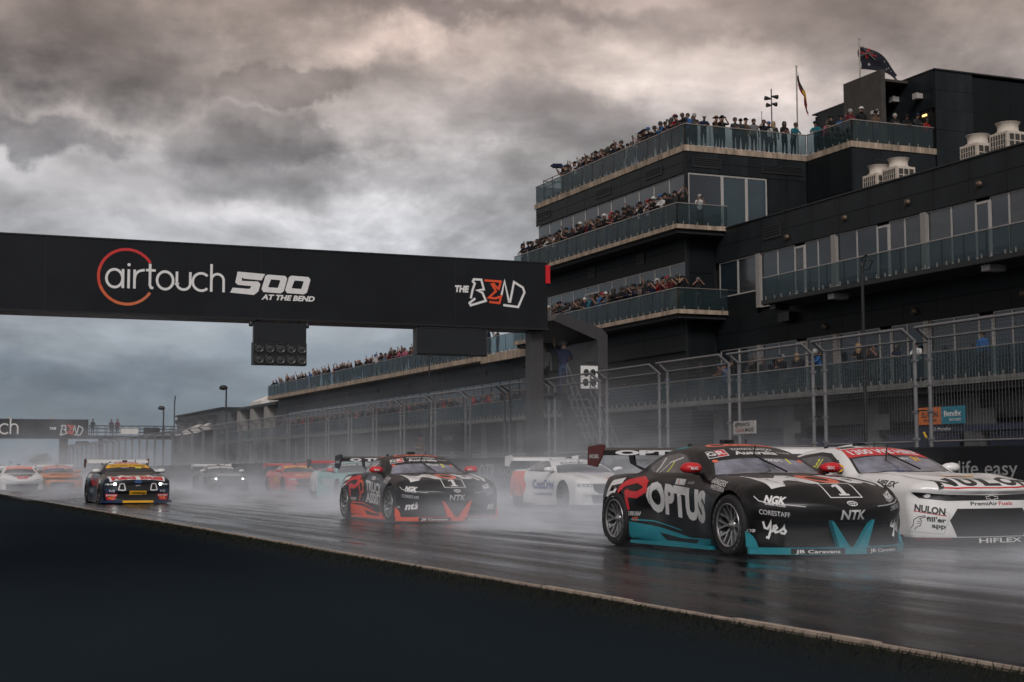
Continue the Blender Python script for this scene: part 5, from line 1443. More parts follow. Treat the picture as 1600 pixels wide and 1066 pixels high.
P_ORANGE = paint('orange_paint', (.62, .20, .05), .4, .4)
P_RED = paint('red_paint', (.50, .03, .025), .4, .4)
P_TEAL = paint('aqua_paint', (.16, .42, .43), .4, .4)
P_GREY = paint('graphite_paint', (.03, .03, .032), .4, .4)
P_SILVER = paint('silver_paint', (.13, .135, .14), .35, .5)
D_TEAL = mat('print_teal', (.012, .22, .28), .4, var=.1); D_ORANGE = mat('print_orange', (.72, .085, .022), .4, var=.1)
D_WHITE = mat('print_cool_white', (.74, .74, .75), .4, var=.03); D_LG = mat('print_silver', (.60, .60, .61), .4, var=.04); D_RED = mat('print_red', (.60, .02, .028), .4, var=.06)
D_YEL = mat('print_lime', (.72, .70, .06), .4, var=.05); D_BLK = mat('print_black', (.008, .008, .009), .4); D_CORAL = mat('print_coral', (.80, .16, .09), .4, var=.05)
D_AMB = mat('print_amber', (.85, .44, .02), .4, var=.05); D_BLUE = mat('print_blue', (.02, .06, .30), .4); D_INK = mat('print_ink_blue', (.006, .022, .075), .4); D_MAROON = mat('print_maroon', (.13, .022, .018), .45, var=.1)
M_HEAD = mat('lit_headlamp', (.9, .95, .9), .3, emit=(.92, 1.0, .93, 8.0)); M_DRL = mat('daytime_strip', (.8, .85, .85), .3, emit=(.95, 1.0, 1.0, .22))
M_LENS = mat('clear_lens', (.30, .31, .32), .15, coat=.5, var=.3, scale=12)

def wheel_meshes():
    t = MB(); t.lathe([(.245, -.125), (.30, -.138), (.332, -.125), (.345, -.095), (.346, 0), (.345, .095), (.332, .125), (.30, .138), (.245, .125)], (0, 0, 0), 44, 'x')
    # lettering-like raised blocks on the sidewall
    for k in range(26):
        a = k*2*math.pi/26; 
        if k % 13 > 4: continue
        for s in (-1,): t.add([(s*.1385, r_*math.cos(q), r_*math.sin(q)) for r_, q in ((.288, a), (.288, a+.17), (.312, a+.17), (.312, a))], [(0, 1, 2, 3)], 1)
    r = MB(); r.lathe([(.236, -.12), (.246, -.132), (.250, -.12), (.243, -.10), (.225, -.06), (.215, .10), (.0, .10)], (0, 0, 0), 40, 'x')
    r2 = MB()
    for k in range(8):                                   # eight forked spokes
        a = k*math.pi/4
        def P(rad, ang, x): return (x, rad*math.cos(a+ang), rad*math.sin(a+ang))
        for sg in (-1, 1):
            pts = [(.045, sg*.10, -.072), (.12, sg*.05, -.082), (.235, sg*.215, -.108)]
            for i in range(2):
                (r0, a0, x0), (r1, a1, x1) = pts[i], pts[i+1]
                w0 = .011 if i == 0 else .010; w1_ = .010 if i == 0 else .0125
                d0, d1 = w0/r0, w1_/r1
                v = [P(r0, a0-d0, x0), P(r0, a0+d0, x0), P(r1, a1+d1, x1), P(r1, a1-d1, x1)]
                v += [(p[0]+.03, p[1], p[2]) for p in v]
                r2.add(v, [(0, 1, 2, 3), (0, 4, 5, 1), (1, 5, 6, 2), (2, 6, 7, 3), (3, 7, 4, 0)])
    r2.lathe([(0, -.105), (.030, -.10), (.036, -.085), (.062, -.078), (.066, -.05)], (0, 0, 0), 16, 'x')
    r2.lathe([(.228, -.118), (.238, -.134), (.2505, -.128), (.247, -.112), (.232, -.100), (.228, -.118)], (0, 0, 0), 44, 'x')
    d = MB(); d.lathe([(.05, -.03), (.19, -.03), (.19, -.01), (.05, -.01)], (0, 0, 0), 28, 'x')
    return t.mesh('tyre', [M_TYRE, mat('tyre_print', (.10, .10, .10), .7)]), r.mesh('barrel', M_RIMD), r2.mesh('rim', M_RIM), d.mesh('brake_disc', M_RIMD)
WM = wheel_meshes()
def add_wheels(c, detail=True, dark=False, steer=0.0):
    hwf = sp_(c.T['hw'])
    for y in (0.0, WB):
        for sg in (-1, 1):
            x = sg*(float(hwf(np.array([y]))[0])-.145)
            w = bpy.data.objects.new('wheel', WM[0]); COL.objects.link(w); w.parent = c.t
            w.location = (x, y, WR); w.rotation_euler = (0, 0, (0 if sg < 0 else math.pi)+(steer if y == 0 else 0))
            for nm, me in (('rim_barrel', WM[1]), ('rim', WM[2]), ('brake_disc', WM[3])):
                if not detail and nm != 'rim': continue
                o = bpy.data.objects.new(nm, me); COL.objects.link(o); o.parent = w
                if dark and nm == 'rim': o.material_slots[0].link = 'OBJECT'; o.material_slots[0].material = M_RIMD
    b = MB()
    for y in (0.0, WB):                                   # arch liners
        for sg in (-1, 1):
            n = 20; vs = []
            for k in range(n+1):
                a = -.55+(math.pi+1.1)*k/n
                for xx in (.50, .99): vs.append((sg*xx*(1.0), y+(ARCH+.012)*math.cos(a), WR+(ARCH+.012)*math.sin(a)))
            vs = [(x_ if abs(x_) < .9 else math.copysign(float(hwf(np.array([y]))[0])*.965, x_), yy, max(zz, .05)) for x_, yy, zz in vs]
            b.add(vs, [(2*k, 2*k+1, 2*k+3, 2*k+2) for k in range(n)], 0, True)
            b.add([(sg*.5, y+(ARCH+.012)*math.cos(a), max(.05, WR+(ARCH+.012)*math.sin(a))) for a in [2*math.pi*k/24 for k in range(24)]], [tuple(range(24))])
    b.box(-.5, .5, -.6, 3.3, .05, .30)
    c.part('underbody', b.mesh('underbody', M_WELL))
def aero(c, lip, skirt, wing_m=None, end_m=None, wing_z=1.20, wing_y=3.42, wing_x=.99, lip_under=None):
    """splitter, side skirts, diffuser block, rear wing with endplates and swan necks"""
    T = c.T; b = MB(); n = 28; hwf = sp_(T['hw'])
    xs = [-1.03+2.06*i/n for i in range(n+1)]
    out = [(x, T['front']-.055+T['sweep']*1.05*(abs(x)/1.0)**T['sweep_p']) for x in xs]
    poly = out+[(1.03, -.42), (-1.03, -.42)]
    b.prism(poly, 'z', .045, .118); c.part('splitter', b.mesh('splitter', lip))
    for sg in (-1, 1):
        b = MB(); b.prism([(sg*1.03, .40), (sg*1.03, WB-.42), (sg*.88, WB-.42), (sg*.88, .40)], 'z', .05, .088)
        c.part('side_skirt', b.mesh('side_skirt', skirt))
    if wing_m:
        b = MB(); prof = [(wing_y-.17, wing_z-.035), (wing_y-.165, wing_z+.035), (wing_y-.05, wing_z+.055), (wing_y+.20, wing_z+.075), (wing_y+.21, wing_z+.055), (wing_y, wing_z-.03)]
        b.prism(prof, 'x', -wing_x+.01, wing_x-.01)
        w = c.part('rear_wing', b.mesh('rear_wing', wing_m))
        for sg in (-1, 1):
            e = MB(); e.prism([(wing_y-.26, wing_z+.10), (wing_y-.14, wing_z+.115), (wing_y+.25, wing_z+.085), (wing_y+.27, wing_z-.16), (wing_y-.02, wing_z-.19), (wing_y-.18, wing_z-.05)], 'x', sg*wing_x-.008, sg*wing_x+.008)
            c.part('endplate', e.mesh('endplate', end_m or wing_m), w)
            s_ = MB(); s_.prism([(wing_y-.06, wing_z-.0), (wing_y+.08, wing_z-.0), (wing_y+.02, wing_z-.14), (wing_y-.30, .97), (wing_y-.46, .97), (wing_y-.12, wing_z-.16)], 'x', sg*.46-.014, sg*.46+.014)
            c.part('wing_strut', s_.mesh('wing_strut', M_CARB), w)
def mirrors(c, m, y=.86, z=.985, x=1.0, under=None):
    for sg in (-1, 1):
        b = MB(); vs = []; n = 12
        for k, (xx, s) in enumerate(((sg*(x-.15), .45), (sg*(x-.10), .85), (sg*x, 1.0), (sg*(x+.08), .85), (sg*(x+.115), .30))):
            for j in range(n):
                a = 2*math.pi*j/n; vs.append((xx, y+.06*(1-s)+.085*s*math.cos(a), z+.075*s*math.sin(a)*(1.0 if math.sin(a) > 0 else .8)+.01*k*0))
        b.add(vs, [(k*n+j, k*n+(j+1) % n, (k+1)*n+(j+1) % n, (k+1)*n+j) for k in range(4) for j in range(n)]+[tuple(range(n)), tuple(range(4*n, 5*n))], 0, True)
        mo = c.part('mirror', b.mesh('mirror', m))
        b = MB(); b.bar((sg*(x-.26), y+.02, z-.075), (sg*(x-.05), y+.02, z-.05), .022, 8); c.part('mirror_stalk', b.mesh('mirror_stalk', M_CARB), mo)
def roof_pod(c, y=1.75, z=1.28):
    b = MB(); b.box(-.07, .07, y-.05, y+.06, z-.01, z+.05); b.box(-.03, .03, y-.12, y-.051, z-.01, z+.03)
    c.part('roof_camera', b.mesh('roof_camera', M_CARB))
    c.part('aerial', MB().bar((.35, y+.1, z-.06), (.35, y+.12, z+.06), .012).mesh('aerial', M_CARB))
    c.part('roof_knob', MB().lathe([(0, .035), (.03, .03), (.035, -.06)], (-.42, y+.2, z-.03), 8).mesh('roof_knob', M_CARB))
def quad(x0, x1, z0, z1): return [(x0, z0), (x1, z0), (x1, z1), (x0, z1)]
def mirror_pts(p): return [(-x, z) for x, z in p][::-1]
def wiper(c, p0, p1):
    b = MB(); b.bar(p0, p1, .012, 5); b.bar((p1[0]-.1, p1[1]-.08, p1[2]-.12), (p1[0]+.06, p1[1]+.1, p1[2]+.13), .010, 5); c.part('wiper', b.mesh('wiper', M_CARB))
# u,v in the 'screen' view: v = 0.60*y + 0.80*z
def sv(y, z): return .60*y+.80*z
def side_window(c, pts, glass, frame, band=.03):
    """pts in (y,z); outline and pane on both flanks"""
    for view in ('side', 'far'):
        s = -1 if view == 'side' else 1
        q = [(s*y, z) for y, z in pts]
        f = c.put('window_seal', view, [ribbon(q, band, True)], frame, 2); c.poly('side_window', view, q, glass, 1)
        # print on the door glass and the panel split

M_SCREENG = mat('windscreen_glass', (.16, .165, .21), .07, var=.85, scale=2.4, spec=1.0, rvar=.03)  # sky reflections and cabin behind painted in as a pale, mottled base colour
def lip_print(c, shape, m, z0, name, off=.003):
    """print wrapped round the front edge of the splitter; shape in (x, z)"""
    T = c.T; vs, fs = shape
    pts = [(x, T['front']-.055+T['sweep']*1.05*(abs(x)/1.0)**T['sweep_p']-off, z0+z) for x, z in vs]
    return c.part(name, MB().add(pts, fs).mesh(name, m))
def lip_text(c, word, x0, w, z, h, m):
    vs, fs, W = text2d(word, .02, 0, 1.0); lip_print(c, ([(x0+x*w/W, y*h) for x, y in vs], fs), m, z, 'lettering', .006)
def lip_band(c, x0, x1, m, z0=.052, z1=.112):
    n = 14; vs = []
    for i in range(n+1): x = x0+(x1-x0)*i/n; vs += [(x, z0), (x, z1)]
    lip_print(c, (vs, [(2*i, 2*i+2, 2*i+3, 2*i+1) for i in range(n)]), m, 0, 'lip_panel')
def windscreen(c, glass, bot=1.13, top=1.49, wb=.77, wt=.63, band=None, band_top=1.76, band_w=.60):
    p = [(-wb, bot+.01), (-wb*.55, bot-.025), (0, bot-.035), (wb*.55, bot-.025), (wb, bot+.01), (wt, top-.02), (wt*.5, top), (-wt*.5, top), (-wt, top-.02)]
    c.put('windscreen_seal', 'screen', [ribbon(p, .035, True)], M_CARB, 2)
    w = c.poly('windscreen', 'screen', p, glass, 1)
    if band: c.poly('sun_strip', 'screen', [(-wt-.02, top-.01), (-wt*.5, top+.01), (wt*.5, top+.01), (wt+.02, top-.01), (band_w, band_top-.02), (band_w*.5, band_top), (-band_w*.5, band_top), (-band_w, band_top-.02)], band, 2)
    return w
def ellipse(cx, cy, rx, ry, n=20): return [(cx+rx*math.cos(2*math.pi*i/n), cy+ry*math.sin(2*math.pi*i/n)) for i in range(n)]
COUPE_WIN = [(2.56, .985), (2.25, .925), (1.5, .915), (1.07, .915), (1.09, .955), (1.50, 1.165), (1.72, 1.195), (2.08, 1.165), (2.36, 1.09)]
PONY_WIN = [(2.75, 1.03), (2.45, .97), (1.6, .955), (1.08, .955), (1.12, .99), (1.58, 1.165), (1.85, 1.185), (2.25, 1.15), (2.55, 1.09)]

def coupe_livery(c, accent, main, driver, num, corner, lead, num_col=D_YEL):
    windscreen(c, M_SCREENG, 1.135, 1.47)
    side_window(c, COUPE_WIN, M_SIDEG, M_CARB, .035)
    # sun strip lettering
    c.poly('badge_panel', 'screen', [(-.645, 1.50), (-.36, 1.535), (-.345, 1.70), (-.60, 1.675)], D_WHITE, 3)
    c.poly('badge_panel', 'screen', [(-.632, 1.513), (-.50, 1.532), (-.487, 1.682), (-.597, 1.665)], D_BLK, 4)
    c.poly('badge_panel', 'screen', [(-.497, 1.530), (-.372, 1.543), (-.357, 1.69), (-.484, 1.682)], D_RED, 4)
    c.text('screen', 'G', -.562, 1.555, .09, D_WHITE, 6, w=.11, bold=.03, slope=.1); c.text('screen', 'R', -.43, 1.567, .09, D_WHITE, 6, w=.105, bold=.03, slope=.1)
    c.text('screen', 'TOYOTA GAZOO', .03, 1.655, .05, D_WHITE, 4, w=.58, bold=.02); c.text('screen', 'Australia', .03, 1.545, .085, D_WHITE, 4, w=.60, bold=.03)
    c.text('screen', 'CoreStaff', .46, 1.60, .035, D_WHITE, 4, w=.2, bold=.01)
    c.text('screen', driver, .17, 1.375, .075, D_WHITE, 4, w=.24, bold=.02, slope=-.02); c.text('screen', num, .385, 1.345, .11, num_col, 4, bold=.04)
    c.poly('patch', 'screen', ellipse(-.60, 1.44, .04, .03, 12), D_CORAL, 4); c.poly('patch', 'screen', ellipse(.585, 1.43, .035, .03, 12), D_CORAL, 4)
    c.text('screen', 'Coates', 0, 1.80, .125, D_CORAL, 3, w=.92, bold=.04)
    # bonnet
    for s_, x, w, m in (('M', -.46, .60, D_WHITE), ('O', .03, .36, D_CORAL), ('b', .37, .26, D_WHITE), ('i', .575, .075, D_WHITE), ('l', .70, .075, D_WHITE)):
        vs, fs, W = text2d(s_, .045, 0, 1.0); k = w/W; hh = .47
        c.put('lettering', 'screen', [([(x-w/2+px*k, .335-.02*(x)**2+py*hh) for px, py in vs], fs)], m, 4)
    bx = [(-.215, .02), (.195, .02), (.195, .305), (-.215, .305)]
    c.put('number_frame', 'screen', [ribbon(bx, .016, True)], D_WHITE, 4); c.put('lettering', 'screen', [([(-.075, .055), (.06, .055), (.06, .085), (.03, .085), (.03, .275), (-.025, .275), (-.08, .235), (-.08, .205), (-.03, .225), (-.03, .085), (-.075, .085)], [(0, 1, 2, 3, 9, 10), (3, 4, 5, 8, 9), (5, 6, 7, 8)])], D_WHITE, 5)
    c.put('nose_badge', 'screen', [ribbon(ellipse(0, -.085, .062, .036, 24), .010, True), ribbon(ellipse(0, -.085, .022, .033, 16), .008, True), ribbon(ellipse(0, -.072, .05, .016, 16), .008, True)], D_WHITE, 5)
    c.text('front', 'NTK', 0, .425, .098, D_LG, 4, w=.31, bold=.028)
    c.poly('grille', 'front', [(-.74, .36), (-.60, .395), (.60, .395), (.74, .36), (.70, .125), (-.70, .125)], M_MESHB, 1)
    # corners: lamp line, small names
    c.put('lamp_strip', 'corner', [ribbon([(-.30, .675), (-.235, .625), (-.125, .600), (.05, .585), (.27, .562)], .009)], D_LG, 4)
    c.put('lamp_strip', 'front', [ribbon([(.90, .675), (.86, .625), (.74, .59), (.55, .570), (.36, .560)], .009)], D_LG, 4)
    c.text('corner', 'NGK', -.06, .607, .078, D_WHITE, 4, w=.24, bold=.05, slope=-.10, shear=.15); c.text('corner', 'SPARK PLUGS', -.05, .584, .02, D_WHITE, 4, w=.22, bold=.02, slope=-.12)
    c.text('front', 'NGK', .68, .615, .07, D_WHITE, 4, w=.20, bold=.05, slope=.22); c.text('front', 'SPARK PLUGS', .69, .595, .018, D_WHITE, 4, w=.17, slope=.22)
    c.text('corner', 'CORESTAFF', -.06, .485, .052, D_LG, 4, w=.33, bold=.015, slope=-.12); c.text('front', 'CORESTAFF', .73, .50, .05, D_LG, 4, w=.21, bold=.015, slope=.15)
    c.text('corner', 'KYB', -.335, .283, .032, D_LG, 4, w=.11, bold=.03, shear=.3)
    if corner == 'yes':
        for view, ox in (('corner', -.19), ('front', .72)):
            k = 1.0 if view == 'corner' else .72
            st_ = [[(0, .17), (.015, .10), (.045, .09), (.07, .13), (.085, .17), (.075, .06), (.055, -.01), (.03, .0)],
                   [(.075, .06), (.12, .07), (.145, .10), (.135, .125), (.115, .12), (.108, .08), (.13, .05), (.165, .06)],
                   [(.165, .06), (.20, .09), (.215, .125), (.205, .09), (.225, .06), (.21, .035), (.175, .045)]]
            c.put('lettering', view, [ribbon([(ox+px*k, .232+py*1.0) for px, py in q], .024) for q in st_], D_WHITE, 4)
    else:
        c.text('corner', corner, -.06, .25, .125, D_WHITE, 4, w=.24, bold=.045, shear=.2, slope=.1); c.text('front', corner, .80, .25, .12, D_WHITE, 4, w=.17, bold=.045, shear=.2)
    # lower accents: splitter, turning vanes, sill
    for sg in (-1, 1):
        b = MB(); b.prism([(sg*.285, .415), (sg*.25, .40), (sg*.045, .12), (sg*.185, .12)], 'y', -.945, -.87); c.part('bumper_vane', b.mesh('bumper_vane', accent))
        b = MB(); b.add([(sg*1.035, -.40, .12), (sg*1.02, -.36, .29), (sg*.985, -.46, .23), (sg*.965, -.54, .12), (sg*.93, -.40, .12), (sg*.93, -.40, .27)], [(0, 1, 2, 3), (0, 4, 5, 1), (1, 5, 2), (3, 2, 5, 4)]); c.part('dive_plane', b.mesh('dive_plane', accent))
    lip_band(c, -.70, -.14, D_BLK); lip_band(c, .14, .70, D_BLK)
    lip_text(c, 'JB Caravans', -.66, .46, .062, .036, D_WHITE); lip_text(c, 'JB Caravans', .19, .46, .062, .036, D_WHITE)
    c.poly('sill_flash', 'side', [(-2.40, .32), (-1.75, .265), (-.97, .165), (-.42, .17), (-.42, .09), (-2.42, .09)], accent, 2)
    c.poly('sill_flash', 'side', [(-1.75, .20), (-1.2, .15), (-.75, .15), (-.85, .10), (-1.6, .11)], D_BLK, 3)
    c.line('pin_stripe', 'side', [(-2.36, .345), (-1.9, .335), (-1.2, .245)], .02, accent, 3, w1=.012)
    c.line('roof_stripe', 'side', [(-2.30, 1.165), (-2.0, 1.228), (-1.66, 1.245)], .026, accent, 3)
    # flanks
    if main == 'OPTUS':
        c.text('side', 'OPTUS', -2.05, .485, .33, D_LG, 3, w=1.53, bold=.055, align='l', slope=-.078, slant=-.12)
        c.poly('letter_notch', 'side', [(-1.93, .60), (-1.80, .63), (-1.80, .66), (-1.93, .645)], D_BLK, 5)
    else:
        c.text('side', 'TRUCK', -1.75, .60, .185, D_LG, 3, w=1.15, bold=.05, align='l', slope=-.08, slant=-.1); c.text('side', 'ASSIST', -1.72, .37, .185, D_LG, 3, w=1.12, bold=.05, align='l', slope=-.05, slant=-.1)
        c.put('flank_mark', 'side', [ribbon([(-2.20, .70), (-2.0, .78), (-1.90, .70), (-1.92, .58), (-2.0, .53)], .055), ribbon([(-2.05, .68), (-2.05, .38)], .045, w1=.02)], D_ORANGE, 3)
    c.put('lettering', 'side', [ribbon([(-2.68, .835), (-2.98, .80), (-3.02, .66), (-2.82, .66), (-2.80, .74)], .075)], D_WHITE, 3)
    c.put('lettering', 'side', [ribbon([(-2.72, .70), (-2.58, .80), (-2.30, .845), (-2.13, .80), (-2.10, .72), (-2.25, .655), (-2.46, .665)], .085), ribbon([(-2.50, .72), (-2.46, .60), (-2.40, .46)], .085, w1=.05)], D_RED, 4)
    c.poly('class_panel', 'side', [(-1.42, .795), (-1.17, .785), (-1.16, .855), (-1.40, .865)], D_LG, 3); c.text('side', '5', -1.33, .80, .05, D_RED, 5, bold=.03); c.text('side', 'airtouch', -1.03, .80, .04, D_LG, 3, w=.16)
    c.text('side', 'RANGERS', -.33, .82, .055, D_WHITE, 3, w=.40, bold=.01, slope=-.12, slant=-.3); c.text('side', 'WESTERN', -.30, .755, .05, D_WHITE, 3, w=.36, bold=.01, slope=-.12, slant=-.3)
    c.text('side', 'SUPERCHEAP', -2.29, .395, .05, D_LG, 3, w=.24, bold=.02); c.text('side', 'AUTO', -2.27, .33, .045, D_CORAL, 3, w=.12, bold=.02)
    c.text('side', num, -1.76, .945, .13, D_YEL, 3, bold=.03, slant=.1)
    c.line('cage_tube', 'side', [(-1.98, .93), (-1.86, 1.06), (-1.55, 1.12)], .022, D_LG, 3); c.line('window_net', 'side', [(-2.12, .94), (-2.06, 1.12)], .06, D_LG, 3)
    c.line('door_gap', 'side', [(-2.0, .90), (-2.02, .55), (-1.85, .25)], .008, D_BLK, 5); c.line('door_gap', 'side', [(-.72, .86), (-.66, .5), (-.72, .22)], .008, D_BLK, 5)
    wp = c.T; w = bpy.data.objects
    for sg, xx in ((1, -.80),):
        vs, fs, W = text2d(lead, .06, 0, 1.0); k = 1.35/W
        c.part('lettering', MB().add([(xx+x*k, 3.42-.178+.006*y, 1.20-.028+.058*y) for x, y in vs], fs).mesh('lettering', D_WHITE))
    vs, fs, W = text2d('MOBIL', .04, .2, 1.0); c.part('lettering', MB().add([(-.999, 3.63-x*.3/W, 1.13+.05*y) for x, y in vs], fs).mesh('lettering', D_LG))
    for sg in (-1, 1):
        x0 = 1.0*sg
        for word, dx_, w_ in (('BOC', -.02, .10),):
            vs, fs, W = text2d(word, .04, 0, 1.0); c.part('lettering', MB().add([(x0+(dx_ if sg < 0 else -.10)+x*w_/W-.03, .86-.0885, .972+y*.032) for x, y in vs], fs).mesh('lettering', D_WHITE))
    wiper(c, (.10, .50, .945), (-.02, 1.0, 1.135))
c = Car('coupe', 'race_car', 'black race car with teal splitter and sills lettered OPTUS, nearest on the track', (9.92, 14.83, 0), P_BLACK)
add_wheels(c, True); aero(c, D_TEAL, D_TEAL, M_CARB, D_MAROON); mirrors(c, D_RED); roof_pod(c, 1.7, 1.295)
coupe_livery(c, D_TEAL, 'OPTUS', 'ostert', '1', 'yes', 'OPTUS')
c = Car('coupe', 'race_car', 'black race car with orange splitter and sills lettered TRUCK ASSIST', (9.92, 27.05, 0), P_BLACK)
add_wheels(c, True); aero(c, D_ORANGE, D_ORANGE, M_CARB, M_CARB); mirrors(c, D_RED); roof_pod(c, 1.7, 1.295)
coupe_livery(c, D_ORANGE, 'TRUCK', 'Wood', '2', 'nti', 'O TRUCK')

def muscle_front(c, bar, intake, lens=M_LENS, lit=False):
    gaps(c)
    c.poly('light_bar', 'front', [(-.975, .685), (-.6, .650), (0, .638), (.6, .650), (.975, .685), (.90, .605), (.62, .572), (0, .578), (-.62, .572), (-.90, .605)], bar, 3)
    for sg in (-1, 1): c.poly('headlight', 'front', ellipse(sg*.82, .634, .034, .024, 14), D_WHITE if lens is M_LENS else lens, 6)
    c.poly('grille', 'front', [(-.51, .475), (.51, .475), (.61, .33), (.52, .13), (-.52, .13), (-.61, .33)], intake, 3)
def gaps(c):
    for sg in (-1, 1): c.line('panel_gap', 'top', [(sg*.72, .60), (sg*.80, .05), (sg*.76, -.52), (sg*.62, -.70)], .009, D_BLK, 2)
    c.line('panel_gap', 'side', [(-2.02, .93), (-2.04, .55), (-1.9, .22)], .009, D_BLK, 2); c.line('panel_gap', 'side', [(-.62, .90), (-.58, .5), (-.64, .20)], .009, D_BLK, 2)
def pony_front(c, lamp, grille_m, trim):
    gaps(c)
    c.poly('grille', 'front', [(-.60, .63), (.60, .63), (.56, .46), (.44, .39), (-.44, .39), (-.56, .46)], grille_m, 3)
    c.poly('lower_grille', 'front', [(-.62, .36), (.62, .36), (.56, .14), (-.56, .14)], grille_m, 3)
    for sg in (-1, 1):
        p = [(.60, .635), (.93, .62), (.94, .57), (.62, .56)]
        c.poly('headlight', 'front', [(sg*x, z) for x, z in (p if sg > 0 else p[::-1])], lamp, 4)
        for k in range(3): c.poly('lamp_cell', 'front', ellipse(sg*(.67+.09*k), .598-.004*k, .03, .018, 10), M_DRL, 6)
        c.put('corner_vent', 'front', [ribbon([(sg*.70, .40), (sg*.86, .36), (sg*.84, .16), (sg*.68, .14)], .03)], trim, 4)

# the white car at the right
c = Car('muscle', 'race_car', 'white race car with red windscreen banner lettered 1300 WE HIRE at the right', (12.95, 16.1, 0), P_WHITE)
add_wheels(c, True, True); aero(c, M_CARB, M_CARB, P_WHITE, P_WHITE, 1.24, 3.5); mirrors(c, P_WHITE, y=1.04, x=.98); roof_pod(c, 1.85, 1.295)
windscreen(c, M_SCREENG, 1.17, 1.60, .78, .655, D_RED, 1.895, .575); side_window(c, PONY_WIN, M_SIDEG, M_CARB, .05)
c.text('screen', '1300 WE HIRE', 0, 1.665, .145, D_WHITE, 4, w=1.12, bold=.03); c.text('screen', '31', .36, 1.47, .11, D_AMB, 4, bold=.04); c.text('screen', 'Golding', .12, 1.49, .06, D_WHITE, 4, w=.22)
c.text('screen', 'WWW.PREMIAIR.COM', -.22, 1.16, .035, D_BLUE, 4, w=.5)
c.poly('roof_block', 'screen', [(-.52, 1.92), (-.30, 1.925), (-.28, 2.02), (-.48, 2.01)], D_BLK, 3); c.poly('roof_block', 'screen', [(-.57, 1.91), (-.53, 1.915), (-.48, 2.03), (-.52, 2.03)], D_RED, 3); c.text('screen', 'TRADIES', .12, 1.925, .07, D_BLK, 3, w=.6, bold=.04)
for k, ch in enumerate('NULON'):
    vs, fs, W = text2d(ch, .05, .12, 1.0); x0 = -.72+k*.315; kk = .28/W
    c.put('lettering', 'screen', [([(x0+x*kk, .085+.22*(x0+.15)**2*.35+y*.225) for x, y in vs], fs)], D_BLK if ch != 'O' else D_BLK, 4)
c.line('nose_line', 'screen', [(-.66, .105), (-.5, .06), (-.2, .035), (.1, .03), (.4, .05), (.62, .10)], .020, D_RED, 4)
c.poly('round_badge', 'screen', ellipse(.03, .60, .30, .065, 24), D_AMB, 4); c.text('screen', 'NAPA', .03, .565, .07, D_BLUE, 6, w=.32, bold=.03)
muscle_front(c, D_BLK, M_MESHB, D_WHITE)
c.put('nose_badge', 'front', [ribbon([(-.09, .592), (-.09, .622), (-.035, .622), (-.035, .636), (.035, .636), (.035, .622), (.09, .622), (.09, .592), (.035, .592), (.035, .580), (-.035, .580), (-.035, .592)], .008, True)], D_LG, 6)
c.text('front', 'PremiAir', -.33, .515, .045, D_BLK, 4, w=.40, bold=.015, align='l'); c.text('front', 'Fuels', .09, .515, .045, D_RED, 4, w=.23, bold=.01, align='l')
c.text('corner', 'NULON', 0.0, .452, .082, D_BLK, 4, w=.37, bold=.045, slope=-.16, shear=.1); c.line('underline', 'corner', [(-.19, .448), (.20, .385)], .010, D_RED, 4)
c.text('corner', "fill'er", .075, .325, .056, D_BLK, 4, w=.23, bold=.03, slope=-.1); c.text('corner', 'app', .10, .245, .055, D_BLK, 4, w=.16, bold=.03, slope=-.1)
c.put('hand_print', 'corner', [ribbon([(-.235, .23), (-.20, .27), (-.19, .34), (-.14, .375), (-.06, .39), (-.05, .375), (-.12, .355), (-.10, .33), (-.11, .27), (-.16, .25), (-.185, .215)], .008), ribbon([(-.15, .32), (-.115, .32)], .006), ribbon([(-.15, .295), (-.115, .295)], .006)], D_BLK, 4)
c.line('panel_edge', 'corner', [(-.28, .20), (.16, .165), (.235, .40), (.18, .44)], .012, D_LG, 3)
c.poly('lip_flash', 'side', [(-.1, .16), (.42, .15), (.46, .10), (-.1, .10)], D_MAROON, 3); lip_band(c, -.98, -.62, D_MAROON, .09, .116)
lip_text(c, 'HIFLEX', -.28, .68, .054, .056, D_WHITE)
c.text('side', 'HIFLEX', .08, .775, .065, D_BLK, 4, w=.42, bold=.03, slope=-.09, shear=.2); c.text('side', '31', -1.75, .99, .12, D_YEL, 4, bold=.03)
for k in range(3): c.poly('net_hole', 'side', ellipse(-1.40+.1*k, 1.08-.035*k+.02*(k % 2), .028, .032, 12), D_BLK, 5)
for sg in (-1,):
    b = MB(); vs, fs, W = text2d('NAPA', .04, 0, 1.0); b.add([(-1.055+x*.14/W, .9495, .965+y*.04) for x, y in vs], fs); c.part('lettering', b.mesh('lettering', D_BLUE)); c.part('mirror_band', MB().add([(-1.07+.17*math.cos(a)*.5+.085, .9515, 0.985+.055*math.sin(a)) for a in [i*math.pi/8 for i in range(16)]], [tuple(range(16))]).mesh('mirror_band', D_AMB))
wiper(c, (.05, .55, .97), (-.10, 1.05, 1.18))

